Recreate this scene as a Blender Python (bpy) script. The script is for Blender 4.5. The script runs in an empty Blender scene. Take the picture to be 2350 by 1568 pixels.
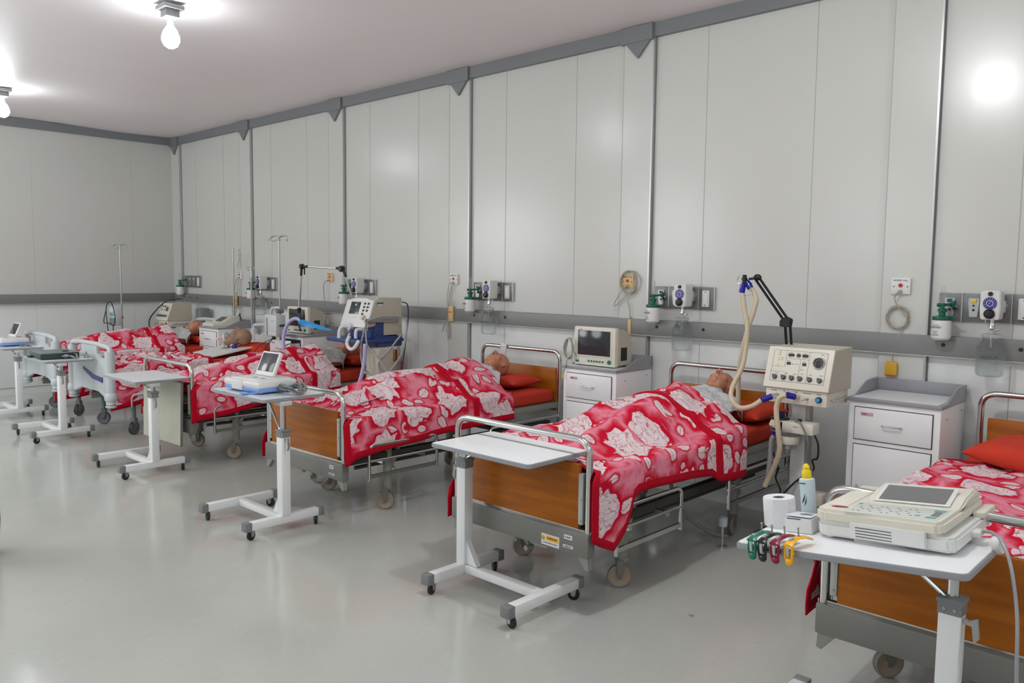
import bpy, bmesh, math, random
from mathutils import Vector, Matrix, Euler, noise
random.seed(7)
SC = bpy.context.scene
COL = SC.collection
PI = math.pi
V = Vector

# ------------------------------------------------------------------ colour
def lin(c):
    c = c / 255.0
    return c / 12.92 if c <= 0.04045 else ((c + 0.055) / 1.055) ** 2.4
def rgb(r, g, b): return (lin(r), lin(g), lin(b), 1.0)

# ------------------------------------------------------------------ materials
def newmat(name):
    m = bpy.data.materials.new(name); m.use_nodes = True
    nt = m.node_tree; bs = nt.nodes['Principled BSDF']
    return m, nt, bs
class NG:
    """tiny helper for building node graphs"""
    def __init__(s, nt): s.nt = nt
    def n(s, t, **k):
        x = s.nt.nodes.new(t)
        for a, b in k.items(): setattr(x, a, b)
        return x
    def l(s, a, b): s.nt.links.new(a, b)
    def val(s, sock, v):
        if hasattr(v, 'is_output') or isinstance(v, bpy.types.NodeSocket): s.l(v, sock)
        else: sock.default_value = v
    def m(s, op, a, b=0.0, c=None, clamp=False):
        x = s.n('ShaderNodeMath', operation=op); x.use_clamp = clamp
        s.val(x.inputs[0], a); s.val(x.inputs[1], b)
        if c is not None: s.val(x.inputs[2], c)
        return x.outputs[0]
    def mix(s, f, a, b):
        x = s.n('ShaderNodeMix', data_type='RGBA')
        s.val(x.inputs[0], f); s.val(x.inputs[6], a); s.val(x.inputs[7], b)
        return x.outputs[2]
    def ss(s, v, lo, hi):
        x = s.n('ShaderNodeMapRange', interpolation_type='SMOOTHSTEP')
        s.val(x.inputs[0], v); s.val(x.inputs[1], lo); s.val(x.inputs[2], hi)
        return x.outputs[0]
    def noise(s, vec, scale, detail=3.0, rough=0.5, out=0):
        x = s.n('ShaderNodeTexNoise'); s.l(vec, x.inputs['Vector'])
        x.inputs['Scale'].default_value = scale; x.inputs['Detail'].default_value = detail
        x.inputs['Roughness'].default_value = rough
        return x.outputs[out]
    def coord(s, o='Object'): return s.n('ShaderNodeTexCoord').outputs[o]
    def bump(s, h, strength, dist, bs):
        b = s.n('ShaderNodeBump'); b.inputs['Strength'].default_value = strength
        b.inputs['Distance'].default_value = dist
        s.l(h, b.inputs['Height']); s.l(b.outputs[0], bs.inputs['Normal'])

def paint(name, col, rough=0.45, metal=0.0, var=0.04, bump=0.0, scale=6.0, spec=0.5, coat=0.0):
    m, nt, bs = newmat(name); g = NG(nt)
    c = g.coord()
    n1 = g.noise(c, scale, 4.0)
    dk = tuple(x * (1 - var * 2) for x in col[:3]) + (1,)
    lt = tuple(min(1, x * (1 + var)) for x in col[:3]) + (1,)
    g.l(g.mix(n1, dk, lt), bs.inputs['Base Color'])
    bs.inputs['Roughness'].default_value = rough
    bs.inputs['Metallic'].default_value = metal
    bs.inputs['Specular IOR Level'].default_value = spec
    if coat: bs.inputs['Coat Weight'].default_value = coat
    if bump: g.bump(g.noise(c, scale * 14, 4.0), bump, 0.002, bs)
    return m
def glass(name, col=(1, 1, 1, 1), rough=0.02, alpha=1.0):
    m, nt, bs = newmat(name); g = NG(nt)
    bs.inputs['Base Color'].default_value = col
    bs.inputs['Roughness'].default_value = rough
    bs.inputs['Transmission Weight'].default_value = 0.95
    bs.inputs['IOR'].default_value = 1.25
    # thin wall feel: blend with transparency so light passes
    tr = g.n('ShaderNodeBsdfTransparent'); tr.inputs[0].default_value = (0.93, 0.95, 0.95, 1)
    mx = g.n('ShaderNodeMixShader'); mx.inputs[0].default_value = alpha
    out = [n for n in nt.nodes if n.type == 'OUTPUT_MATERIAL'][0]
    g.l(tr.outputs[0], mx.inputs[1]); g.l(bs.outputs[0], mx.inputs[2]); g.l(mx.outputs[0], out.inputs[0])
    return m
def emit(name, col, st):
    m, nt, bs = newmat(name)
    bs.inputs['Base Color'].default_value = col
    bs.inputs['Emission Color'].default_value = col
    bs.inputs['Emission Strength'].default_value = st
    return m

M = {}
M['white_paint'] = paint('white_paint', rgb(206, 207, 208), 0.38)
M['table_white'] = paint('table_white', rgb(236, 238, 238), 0.3)
M['laminate'] = paint('laminate', rgb(242, 244, 247), 0.22, var=0.02)
M['edge_grey'] = paint('edge_grey', rgb(155, 157, 162), 0.35)
M['cap_grey'] = paint('cap_grey', rgb(128, 130, 131), 0.5)
M['black_rubber'] = paint('black_rubber', rgb(28, 28, 30), 0.55)
M['chrome'] = paint('chrome', rgb(208, 208, 205), 0.17, 1.0, var=0.02)
M['steel'] = paint('steel', rgb(178, 178, 176), 0.3, 0.8)
M['bed_grey'] = paint('bed_grey', rgb(124, 123, 118), 0.42, 0.1)
M['bed_dark'] = paint('bed_dark', rgb(68, 66, 63), 0.5, 0.2)
M['bed_light'] = paint('bed_light', rgb(146, 148, 140), 0.4, 0.1)
M['wheel_beige'] = paint('wheel_beige', rgb(166, 150, 132), 0.55)
M['wheel_grey'] = paint('wheel_grey', rgb(112, 115, 120), 0.5)
M['plastic_grey'] = paint('plastic_grey', rgb(200, 206, 209), 0.35, var=0.02)
M['plastic_shade'] = paint('plastic_shade', rgb(128, 134, 138), 0.4)
M['cab_white'] = paint('cab_white', rgb(238, 238, 239), 0.33, var=0.02)
M['cab_top'] = paint('cab_top', rgb(152, 153, 159), 0.3, var=0.03)
M['gap'] = paint('gap', rgb(40, 40, 42), 0.7)
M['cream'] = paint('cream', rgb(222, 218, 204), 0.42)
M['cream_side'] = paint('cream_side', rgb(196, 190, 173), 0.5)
M['cream_dirty'] = paint('cream_dirty', rgb(190, 189, 172), 0.5, var=0.13, scale=5)
M['screen'] = paint('screen', rgb(48, 52, 58), 0.12, var=0.02)
M['screen_grey'] = paint('screen_grey', rgb(112, 113, 112), 0.25, var=0.02)
M['blue_tray'] = paint('blue_tray', rgb(52, 76, 132), 0.35)
M['blue_body'] = paint('blue_body', rgb(120, 160, 220), 0.35)
M['blue_conn'] = paint('blue_conn', rgb(20, 24, 150), 0.4)
M['sky_blue'] = paint('sky_blue', rgb(40, 150, 215), 0.4)
M['green'] = paint('green', rgb(8, 95, 72), 0.35)
M['knob_grey'] = paint('knob_grey', rgb(92, 94, 92), 0.45)
M['off_white'] = paint('off_white', rgb(222, 222, 220), 0.4, var=0.02)
M['paper'] = paint('paper', rgb(214, 218, 228), 0.7, var=0.02)
M['pink_paper'] = paint('pink_paper', rgb(208, 170, 182), 0.7, var=0.03)
M['hose_beige'] = paint('hose_beige', rgb(205, 192, 165), 0.45)
M['hose_lilac'] = paint('hose_lilac', rgb(176, 176, 222), 0.35)
M['hose_white'] = paint('hose_white', rgb(222, 224, 228), 0.3)
M['hose_clear'] = paint('hose_clear', rgb(158, 158, 160), 0.25)
M['cord'] = paint('cord', rgb(176, 166, 148), 0.5)
M['cord_grey'] = paint('cord_grey', rgb(126, 128, 124), 0.45)
M['cord_green'] = paint('cord_green', rgb(168, 172, 150), 0.45)
M['black'] = paint('black', rgb(20, 20, 24), 0.35)
M['cream_pad'] = paint('cream_pad', rgb(206, 210, 203), 0.35)
M['navy'] = paint('navy', rgb(14, 16, 44), 0.4)
M['yellow'] = paint('yellow', rgb(238, 205, 15), 0.35)
M['amber'] = paint('amber', rgb(205, 160, 45), 0.4)
M['tan_plastic'] = paint('tan_plastic', rgb(214, 183, 128), 0.45)
M['red'] = paint('red', rgb(185, 25, 30), 0.35)
M['crimson_plastic'] = paint('crimson_plastic', rgb(135, 10, 50), 0.25)
M['clamp_green'] = paint('clamp_green', rgb(12, 118, 88), 0.25)
M['clamp_yellow'] = paint('clamp_yellow', rgb(245, 180, 5), 0.25)
M['clamp_black'] = paint('clamp_black', rgb(15, 24, 32), 0.2)
M['text_dark'] = paint('text_dark', rgb(45, 48, 52), 0.6)
M['text_teal'] = paint('text_teal', rgb(35, 95, 100), 0.6)
M['text_red'] = paint('text_red', rgb(140, 45, 55), 0.6)
M['gauge_blue'] = paint('gauge_blue', rgb(50, 52, 135), 0.35)
M['device_green'] = paint('device_green', rgb(34, 56, 54), 0.3)
M['tissue'] = paint('tissue', rgb(228, 228, 230), 0.85, bump=0.4, scale=20)
M['bottle'] = paint('bottle', rgb(205, 222, 230), 0.3, var=0.05)
M['trim_grey'] = paint('trim_grey', rgb(122, 125, 128), 0.45, var=0.05, scale=1.5)
M['band_grey'] = paint('band_grey', rgb(130, 132, 131), 0.42, var=0.06, scale=1.2)
M['plate'] = paint('plate', rgb(120, 122, 122), 0.35, 0.35)
M['alu'] = paint('alu', rgb(185, 187, 186), 0.3, 0.6)
M['seam'] = paint('seam', rgb(172, 174, 171), 0.6)
M['skin'] = paint('skin', rgb(193, 132, 104), 0.5, var=0.06, scale=10, bump=0.1)
M['skin_dark'] = paint('skin_dark', rgb(92, 46, 36), 0.6)
M['brown_skin'] = paint('brown_skin', rgb(148, 116, 92), 0.55, var=0.05)
M['hair'] = paint('hair', rgb(30, 22, 22), 0.6, bump=0.5, scale=30)
M['airway'] = paint('airway', rgb(222, 178, 150), 0.4)
M['glass'] = glass('clear_glass', (.93, .95, .95, 1), .03, alpha=0.5)
M['clear_plastic'] = glass('clear_plastic', (0.85, 0.86, 0.86, 1), 0.15, 0.55)
M['film'] = glass('plastic_film', (0.9, 0.92, 0.92, 1), 0.3, 0.35)
M['bulb'] = emit('bulb_glow', (0.92, 0.96, 1.0, 1), 60.0)
M['amber_led'] = paint('amber_led', rgb(215, 200, 40), 0.4)
M['cyan_btn'] = paint('cyan_btn', rgb(70, 170, 175), 0.5)

def mat_wood():
    m, nt, bs = newmat('wood_veneer'); g = NG(nt)
    c = g.coord(); mp = g.n('ShaderNodeMapping'); g.l(c, mp.inputs[0])
    mp.inputs['Scale'].default_value = (1.2, 6, 14)
    a = g.noise(mp.outputs[0], 1.6, 6.0, 0.55)
    b = g.noise(mp.outputs[0], 9.0, 3.0, 0.6)
    c1 = g.mix(g.ss(a, .3, .7), rgb(152, 82, 6), rgb(182, 104, 16))
    c2 = g.mix(g.m('MULTIPLY', b, 0.25), c1, rgb(118, 58, 4))
    g.l(c2, bs.inputs['Base Color']); bs.inputs['Roughness'].default_value = 0.36; bs.inputs['Specular IOR Level'].default_value = 0.3
    return m
M['wood'] = mat_wood()

def mat_wall(name, base, rough=0.27):
    m, nt, bs = newmat(name); g = NG(nt); c = g.coord()
    mp = g.n('ShaderNodeMapping'); g.l(c, mp.inputs[0]); mp.inputs['Scale'].default_value = (1, 1, 0.25)
    a = g.noise(mp.outputs[0], 1.1, 5.0, 0.6)
    c1 = g.mix(a, tuple(x * 1.02 for x in base[:3]) + (1,), tuple(x * k for x, k in zip(base[:3], (.95, .95, .93))) + (1,))
    g.l(c1, bs.inputs['Base Color'])
    r = g.m('MULTIPLY_ADD', g.noise(c, 2.0, 3.0), 0.05, rough - 0.06)
    g.l(r, bs.inputs['Roughness']); bs.inputs['Specular IOR Level'].default_value = 0.6
    h = g.m('ADD', g.noise(mp.outputs[0], 3.0, 2.0), g.m('MULTIPLY', g.noise(c, 120, 2.0), 0.02))
    g.bump(h, 0.16, 0.010, bs)
    return m
M['wall'] = mat_wall('wall_panel', rgb(203, 204, 200))
M['wall_low'] = mat_wall('wall_panel_lower', rgb(228, 232, 232))
M['ceiling'] = mat_wall('ceiling_foam', rgb(240, 234, 236), 0.5)

def mat_floor():
    m, nt, bs = newmat('vinyl_floor'); g = NG(nt); c = g.coord()
    mp = g.n('ShaderNodeMapping'); g.l(c, mp.inputs[0])
    mp.inputs['Scale'].default_value = (1.0, 0.45, 1); mp.inputs['Rotation'].default_value = (0, 0, 0.9)
    fl = g.noise(mp.outputs[0], 30, 6.0, 0.72)
    bl = g.noise(c, 0.9, 4.0, 0.55)
    base = g.mix(g.ss(bl, .3, .7), rgb(181, 184, 178), rgb(190, 191, 184))
    c1 = g.mix(g.m('MULTIPLY', g.ss(fl, .55, .72), 0.42), base, rgb(205, 206, 200))
    c2 = g.mix(g.m('MULTIPLY', g.ss(g.noise(mp.outputs[0], 41, 5.0, 0.7), .60, .72), 0.5), c1, rgb(158, 158, 150))
    sp = g.noise(c, 9, 2.0, 0.5)
    c3 = g.mix(g.m('MULTIPLY', g.ss(sp, .76, .79), 0.6), c2, rgb(110, 104, 96))
    g.l(c3, bs.inputs['Base Color'])
    g.l(g.m('MULTIPLY_ADD', g.noise(c, 4, 4.0), 0.10, 0.08), bs.inputs['Roughness'])
    g.bump(g.m('ADD', g.noise(c, 7, 2.0), g.m('MULTIPLY', fl, 0.1)), 0.16, 0.005, bs)
    return m
M['floor'] = mat_floor()

def cloth(name, col, var=0.08):
    m, nt, bs = newmat(name); g = NG(nt); c = g.coord()
    a = g.noise(c, 5.0, 4.0)
    g.l(g.mix(a, tuple(x * (1 - var * 2) for x in col[:3]) + (1,), tuple(x * (1 + var) for x in col[:3]) + (1,)), bs.inputs['Base Color'])
    bs.inputs['Roughness'].default_value = 0.85
    bs.inputs['Specular IOR Level'].default_value = 0.2
    h = g.m('ADD', g.noise(c, 9, 3.0), g.m('MULTIPLY', g.noise(c, 300, 2.0), 0.06))
    g.bump(h, 0.5, 0.02, bs)
    return m
M['sheet'] = cloth('rust_sheet', rgb(198, 62, 43))
M['hem'] = cloth('crimson_hem', rgb(184, 0, 34), 0.04)

def mat_blanket():
    m, nt, bs = newmat('rose_blanket'); g = NG(nt)
    uv = g.n('ShaderNodeUVMap').outputs[0]
    # gentle domain distortion
    dn = g.n('ShaderNodeTexNoise'); g.l(uv, dn.inputs['Vector']); dn.inputs['Scale'].default_value = 11; dn.inputs['Detail'].default_value = 2
    vm = g.n('ShaderNodeVectorMath', operation='MULTIPLY_ADD')
    g.l(dn.outputs['Color'], vm.inputs[0]); vm.inputs[1].default_value = (0.035, 0.035, 0); g.l(uv, vm.inputs[2])
    P = vm.outputs[0]
    def vor(vec, scale, rnd, feature='F1'):
        v = g.n('ShaderNodeTexVoronoi', voronoi_dimensions='2D', feature=feature)
        g.l(vec, v.inputs['Vector']); v.inputs['Scale'].default_value = scale; v.inputs['Randomness'].default_value = rnd
        return v
    S = 3.0
    v1 = vor(P, S, 0.62)
    d = v1.outputs['Distance']
    sub = g.n('ShaderNodeVectorMath', operation='SUBTRACT'); g.l(P, sub.inputs[0]); g.l(v1.outputs['Position'], sub.inputs[1])
    sx = g.n('ShaderNodeSeparateXYZ'); g.l(sub.outputs[0], sx.inputs[0])
    th = g.m('ARCTAN2', sx.outputs[1], sx.outputs[0])
    rnd = g.n('ShaderNodeSeparateColor'); g.l(v1.outputs['Color'], rnd.inputs[0])
    petals = g.m('MULTIPLY', g.m('SUBTRACT', 1.0, g.m('ABSOLUTE', g.m('SINE', g.m('ADD', g.m('MULTIPLY', th, 5.5), g.m('MULTIPLY', rnd.outputs[0], 6.28))))), g.m('MULTIPLY', rnd.outputs[2], 0.07))
    wob = g.m('ADD', g.m('MULTIPLY', g.m('SUBTRACT', g.noise(uv, 8, 1.0, 0.5), 0.5), 0.42), g.m('MULTIPLY', g.noise(uv, 30, 1.0, 0.5), 0.07))
    R = g.m('ADD', g.m('ADD', petals, wob), g.m('MULTIPLY_ADD', rnd.outputs[1], 0.07, 0.275))
    fd = g.m('SUBTRACT', d, R)                          # <0 inside flower
    flower = g.ss(fd, 0.012, -0.004)
    # petal line work
    dn3 = g.n('ShaderNodeTexNoise'); g.l(uv, dn3.inputs['Vector']); dn3.inputs['Scale'].default_value = 24; dn3.inputs['Detail'].default_value = 1
    vm3 = g.n('ShaderNodeVectorMath', operation='MULTIPLY_ADD'); g.l(dn3.outputs['Color'], vm3.inputs[0]); vm3.inputs[1].default_value = (0.06, 0.06, 0); g.l(uv, vm3.inputs[2])
    lv = vor(vm3.outputs[0], 17, 1.0, 'DISTANCE_TO_EDGE')
    l1 = g.ss(lv.outputs['Distance'], 0.045, 0.015)
    iso = g.m('ABSOLUTE', g.m('SUBTRACT', g.m('FRACT', g.m('MULTIPLY', g.noise(vm3.outputs[0], 11, 0.5), 5.5)), 0.5))
    l3 = g.ss(iso, 0.07, 0.02)
    arcs = g.m('ADD', g.m('MULTIPLY', d, 17), g.m('MULTIPLY', g.m('SINE', g.m('ADD', g.m('MULTIPLY', th, 3), g.m('MULTIPLY', d, 22))), 0.55))
    fr = g.m('ABSOLUTE', g.m('SUBTRACT', g.m('FRACT', arcs), 0.5))
    l2 = g.ss(fr, 0.085, 0.03)
    brk = g.ss(g.noise(uv, 14, 2.0), .42, .5)
    lines = g.m('MAXIMUM', g.m('MAXIMUM', g.m('MULTIPLY', l1, 0.6), g.m('MULTIPLY', l3, 0.75)), g.m('MULTIPLY', l2, g.m('MULTIPLY', brk, 0.6)))
    # leaves
    v2 = vor(P, 7.2, 0.9)
    sub2 = g.n('ShaderNodeVectorMath', operation='SUBTRACT'); g.l(P, sub2.inputs[0]); g.l(v2.outputs['Position'], sub2.inputs[1])
    s2 = g.n('ShaderNodeSeparateXYZ'); g.l(sub2.outputs[0], s2.inputs[0])
    r2 = g.n('ShaderNodeSeparateColor'); g.l(v2.outputs['Color'], r2.inputs[0])
    an = g.m('MULTIPLY', r2.outputs[0], 6.28)
    ca, sa = g.m('COSINE', an), g.m('SINE', an)
    lx = g.m('ADD', g.m('MULTIPLY', s2.outputs[0], ca), g.m('MULTIPLY', s2.outputs[1], sa))
    ly = g.m('SUBTRACT', g.m('MULTIPLY', s2.outputs[1], ca), g.m('MULTIPLY', s2.outputs[0], sa))
    le = g.m('SQRT', g.m('ADD', g.m('POWER', g.m('ABSOLUTE', lx), 2), g.m('POWER', g.m('MULTIPLY', g.m('ABSOLUTE', ly), 1.7), 2)))
    ld = g.m('SUBTRACT', g.m('ADD', le, g.m('MULTIPLY', g.noise(uv, 40, 2.0), 0.014)), g.m('MULTIPLY_ADD', r2.outputs[1], 0.02, 0.038))
    leafok = g.ss(fd, 0.05, 0.10)
    leaf = g.m('MULTIPLY', g.ss(ld, 0.002, -0.001), leafok)
    vein = g.m('MAXIMUM', g.ss(g.m('ABSOLUTE', ly), 0.0022, 0.001),
               g.ss(g.m('ABSOLUTE', g.m('SUBTRACT', g.m('FRACT', g.m('MULTIPLY', g.m('ADD', lx, g.m('MULTIPLY', g.m('ABSOLUTE', ly), -0.9)), 60)), 0.5)), 0.10, 0.04))
    crim, pink, white = rgb(200, 0, 44), rgb(232, 142, 164), rgb(228, 214, 216)
    # background: crimson halos around motifs, pink drifts between
    halo1 = g.ss(fd, 0.05, 0.24)
    halo2 = g.ss(ld, 0.004, 0.03)
    drift = g.m('MULTIPLY', g.m('MULTIPLY', halo1, g.m('MAXIMUM', halo2, 0.15)), g.ss(g.noise(uv, 7, 3.0, 0.6), .25, .62))
    ve = vor(P, S, 0.62, 'DISTANCE_TO_EDGE')
    band = g.ss(ve.outputs['Distance'], 0.085, 0.0)
    drift = g.m('MAXIMUM', drift, g.m('MULTIPLY', band, g.m('MULTIPLY', g.m('MAXIMUM', halo2, 0.1), 0.85)))
    grain = g.m('MULTIPLY_ADD', g.noise(uv, 220, 2.0, 0.7), 0.7, 0.62)
    bg = g.mix(g.m('MULTIPLY', drift, grain, clamp=True), crim, pink)
    lc = g.mix(g.m('MULTIPLY', vein, 0.8), white, rgb(180, 60, 90))
    c1 = g.mix(leaf, bg, lc)
    shade = g.mix(g.m('MULTIPLY', g.ss(g.noise(uv, 30, 2.0), .5, .75), 0.35), white, rgb(222, 150, 170))
    fc = g.mix(lines, shade, rgb(165, 40, 74))
    c2 = g.mix(flower, c1, fc)
    g.l(c2, bs.inputs['Base Color'])
    bs.inputs['Roughness'].default_value = 0.85; bs.inputs['Specular IOR Level'].default_value = 0.2
    o = g.coord()
    g.bump(g.m('ADD', g.noise(o, 7, 3.0), g.m('MULTIPLY', g.noise(o, 260, 2.0), 0.05)), 0.45, 0.02, bs)
    return m
M['blanket'] = mat_blanket()

def mat_gown(name, base, ink, sc=14, amt=0.7):
    m, nt, bs = newmat(name); g = NG(nt); c = g.coord()
    v = g.n('ShaderNodeTexVoronoi', voronoi_dimensions='2D'); g.l(c, v.inputs['Vector']); v.inputs['Scale'].default_value = sc; v.inputs['Randomness'].default_value = 0.6
    d = v.outputs['Distance']
    ring = g.ss(g.m('ABSOLUTE', g.m('SUBTRACT', d, 0.27)), 0.035, 0.015)
    core = g.m('MULTIPLY', g.ss(d, 0.14, 0.1), g.ss(g.noise(c, 160, 1.0), .4, .5))
    k = g.m('MULTIPLY', g.m('MAXIMUM', g.m('MULTIPLY', ring, g.ss(g.noise(c, 60, 2.0), .45, .55)), core), amt)
    g.l(g.mix(k, base, ink), bs.inputs['Base Color']); bs.inputs['Roughness'].default_value = 0.85
    g.bump(g.noise(c, 14, 4.0, 0.6), 0.8, 0.03, bs)
    return m
M['gown'] = mat_gown('gown_print', rgb(205, 207, 210), rgb(95, 108, 112))
M['gown_plain'] = mat_gown('gown_plain', rgb(206, 208, 212), rgb(150, 150, 150), 14, 0.1)
M['gown_dense'] = mat_gown('gown_dense', rgb(196, 192, 188), rgb(110, 104, 102), 32, 0.75)

# ------------------------------------------------------------------ mesh builder
class MB:
    def __init__(s, mtx=None): s.bm = bmesh.new(); s.mtx = mtx or Matrix(); s.uv = None
    def _add(s, fn):
        b = bmesh.new(); fn(b); b.transform(s.mtx)
        me = bpy.data.meshes.new('tmp'); b.to_mesh(me); b.free(); s.bm.from_mesh(me); bpy.data.meshes.remove(me)
        return s
    def box(s, c, size, rot=None, bev=0.0, seg=2, mi=0):
        def f(b):
            bmesh.ops.create_cube(b, size=1.0)
            bmesh.ops.scale(b, vec=size, verts=b.verts)
            if bev > 0: bmesh.ops.bevel(b, geom=list(b.edges), offset=min(bev, min(size) * .49), segments=seg, affect='EDGES', profile=0.5)
            mt = Matrix.Translation(c)
            if rot: mt = mt @ Euler(rot).to_matrix().to_4x4()
            b.transform(mt)
            for q in b.faces: q.material_index = mi
        return s._add(f)
    def b2(s, lo, hi, bev=0.0, mi=0):
        return s.box([(a + b) / 2 for a, b in zip(lo, hi)], [abs(b - a) for a, b in zip(lo, hi)], bev=bev, mi=mi)
    def cyl(s, p0, p1, r, r2=None, n=16, bev=0.0, mi=0):
        p0, p1 = V(p0), V(p1); d = p1 - p0; L = d.length
        def f(b):
            bmesh.ops.create_cone(b, cap_ends=True, segments=n, radius1=r, radius2=r if r2 is None else r2, depth=L)
            if bev > 0:
                es = [e for e in b.edges if len(e.link_faces) == 2 and any(len(q.verts) > 4 for q in e.link_faces)]
                bmesh.ops.bevel(b, geom=es, offset=bev, segments=2, affect='EDGES')
            q = V((0, 0, 1)).rotation_difference(d.normalized())
            b.transform(Matrix.Translation((p0 + p1) / 2) @ q.to_matrix().to_4x4())
            for q in b.faces: q.material_index = mi
        return s._add(f)
    def sph(s, c, r, n=16, mi=0, rot=None):
        r = (r, r, r) if not hasattr(r, '__len__') else r
        def f(b):
            bmesh.ops.create_uvsphere(b, u_segments=n, v_segments=max(6, n // 2 + 2), radius=1)
            mt = Matrix.Translation(c)
            if rot: mt = mt @ Euler(rot).to_matrix().to_4x4()
            b.transform(mt @ Matrix.Diagonal((r[0], r[1], r[2], 1)))
            for q in b.faces: q.material_index = mi
        return s._add(f)
    def cap(s, p0, p1, r0, r1=None, n=14):
        r1 = r0 if r1 is None else r1
        s.cyl(p0, p1, r0, r1, n); s.sph(p0, r0, n); s.sph(p1, r1, n); return s
    def lathe(s, prof, c=(0, 0, 0), n=24, axis=(0, 0, 1), mi=0):
        def f(b):
            rings = []
            for r, z in prof:
                if r < 1e-5: rings.append([b.verts.new((0, 0, z))])
                else: rings.append([b.verts.new((r * math.cos(2 * PI * i / n), r * math.sin(2 * PI * i / n), z)) for i in range(n)])
            for a, q in zip(rings, rings[1:]):
                for i in range(n):
                    j = (i + 1) % n
                    vs = [a[i % len(a)], a[j % len(a)], q[j % len(q)], q[i % len(q)]]
                    u = []
                    for v in vs:
                        if v not in u: u.append(v)
                    if len(u) > 2:
                        try: b.faces.new(u)
                        except ValueError: pass
            q = V((0, 0, 1)).rotation_difference(V(axis).normalized())
            b.transform(Matrix.Translation(c) @ q.to_matrix().to_4x4())
            bmesh.ops.recalc_face_normals(b, faces=b.faces)
            for q in b.faces: q.material_index = mi
        return s._add(f)
    def prism(s, poly, depth, plane='xz', off=0.0, bev=0.0, mi=0):
        """extrude a 2D polygon; plane xz extrudes along y, yz along x, xy along z"""
        def f(b):
            def P(a, c, d): return {'xz': (a, d, c), 'yz': (d, a, c), 'xy': (a, c, d)}[plane]
            lo = [b.verts.new(P(a, c, off)) for a, c in poly]; hi = [b.verts.new(P(a, c, off + depth)) for a, c in poly]
            b.faces.new(lo); b.faces.new(hi[::-1]); k = len(poly)
            for i in range(k): b.faces.new([lo[i], hi[i], hi[(i + 1) % k], lo[(i + 1) % k]])
            bmesh.ops.recalc_face_normals(b, faces=b.faces)
            if bev > 0: bmesh.ops.bevel(b, geom=list(b.edges), offset=bev, segments=2, affect='EDGES')
            for q in b.faces: q.material_index = mi
        return s._add(f)
    def tube(s, pts, r, n=10, smooth=6, closed=False, ribs=0.0, mi=0):
        pts = [V(p) for p in pts]
        if smooth > 1 and len(pts) > 2: pts = crom(pts, smooth, closed)
        if ribs:
            L = sum((b - a).length for a, b in zip(pts, pts[1:])); k = int(L / 0.0055); pts = resample(pts, k)
        def f(b):
            up = None; rings = []
            N = len(pts)
            for i, p in enumerate(pts):
                a = pts[(i - 1) % N] if closed else pts[max(0, i - 1)]
                c = pts[(i + 1) % N] if closed else pts[min(N - 1, i + 1)]
                t = (c - a).normalized() if (c - a).length > 1e-9 else V((0, 0, 1))
                if up is None: up = V((0, 0, 1)) if abs(t.z) < .9 else V((1, 0, 0))
                x = up.cross(t)
                if x.length < 1e-6: x = V((1, 0, 0)).cross(t)
                x.normalize(); up = t.cross(x)
                rr = r + (ribs if (i % 2) else 0.0)
                rings.append([b.verts.new(p + rr * (math.cos(2 * PI * j / n) * x + math.sin(2 * PI * j / n) * up)) for j in range(n)])
            m = N if closed else N - 1
            for i in range(m):
                A, B = rings[i], rings[(i + 1) % N]
                for j in range(n): b.faces.new([A[j], A[(j + 1) % n], B[(j + 1) % n], B[j]])
            if not closed: b.faces.new(rings[0][::-1]); b.faces.new(rings[-1])
            bmesh.ops.recalc_face_normals(b, faces=b.faces)
            for q in b.faces: q.material_index = mi
        return s._add(f)
    def mesh(s, name, angle=35):
        me = bpy.data.meshes.new(name); s.bm.to_mesh(me); s.bm.free()
        me.shade_smooth(); me.set_sharp_from_angle(angle=math.radians(angle))
        return me
def crom(pts, k, closed=False):
    out = []; n = len(pts)
    rng = range(n) if closed else range(n - 1)
    for i in rng:
        if closed: p0, p1, p2, p3 = pts[(i - 1) % n], pts[i], pts[(i + 1) % n], pts[(i + 2) % n]
        else: p0, p1, p2, p3 = pts[max(0, i - 1)], pts[i], pts[i + 1], pts[min(n - 1, i + 2)]
        for j in range(k):
            t = j / k
            out.append(0.5 * ((2 * p1) + (p2 - p0) * t + (2 * p0 - 5 * p1 + 4 * p2 - p3) * t * t + (3 * p1 - p0 - 3 * p2 + p3) * t ** 3))
    if not closed: out.append(pts[-1].copy())
    return out
def resample(pts, k):
    d = [0]
    for a, b in zip(pts, pts[1:]): d.append(d[-1] + (b - a).length)
    out = []; j = 0
    for i in range(k + 1):
        t = d[-1] * i / k
        while j < len(d) - 2 and d[j + 1] < t: j += 1
        s_ = (t - d[j]) / max(1e-9, d[j + 1] - d[j]); out.append(pts[j].lerp(pts[j + 1], s_))
    return out
def arc_path(pts, r, k=5):
    """polyline with rounded corners"""
    pts = [V(p) for p in pts]; out = [pts[0]]
    for a, b, c in zip(pts, pts[1:], pts[2:]):
        u = (a - b).normalized(); w = (c - b).normalized(); rr = min(r, (a - b).length * .49, (c - b).length * .49)
        p, q = b + u * rr, b + w * rr
        for i in range(k + 1):
            t = i / k; out.append((1 - t) ** 2 * p + 2 * t * (1 - t) * b + t * t * q)
    out.append(pts[-1]); return out

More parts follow.
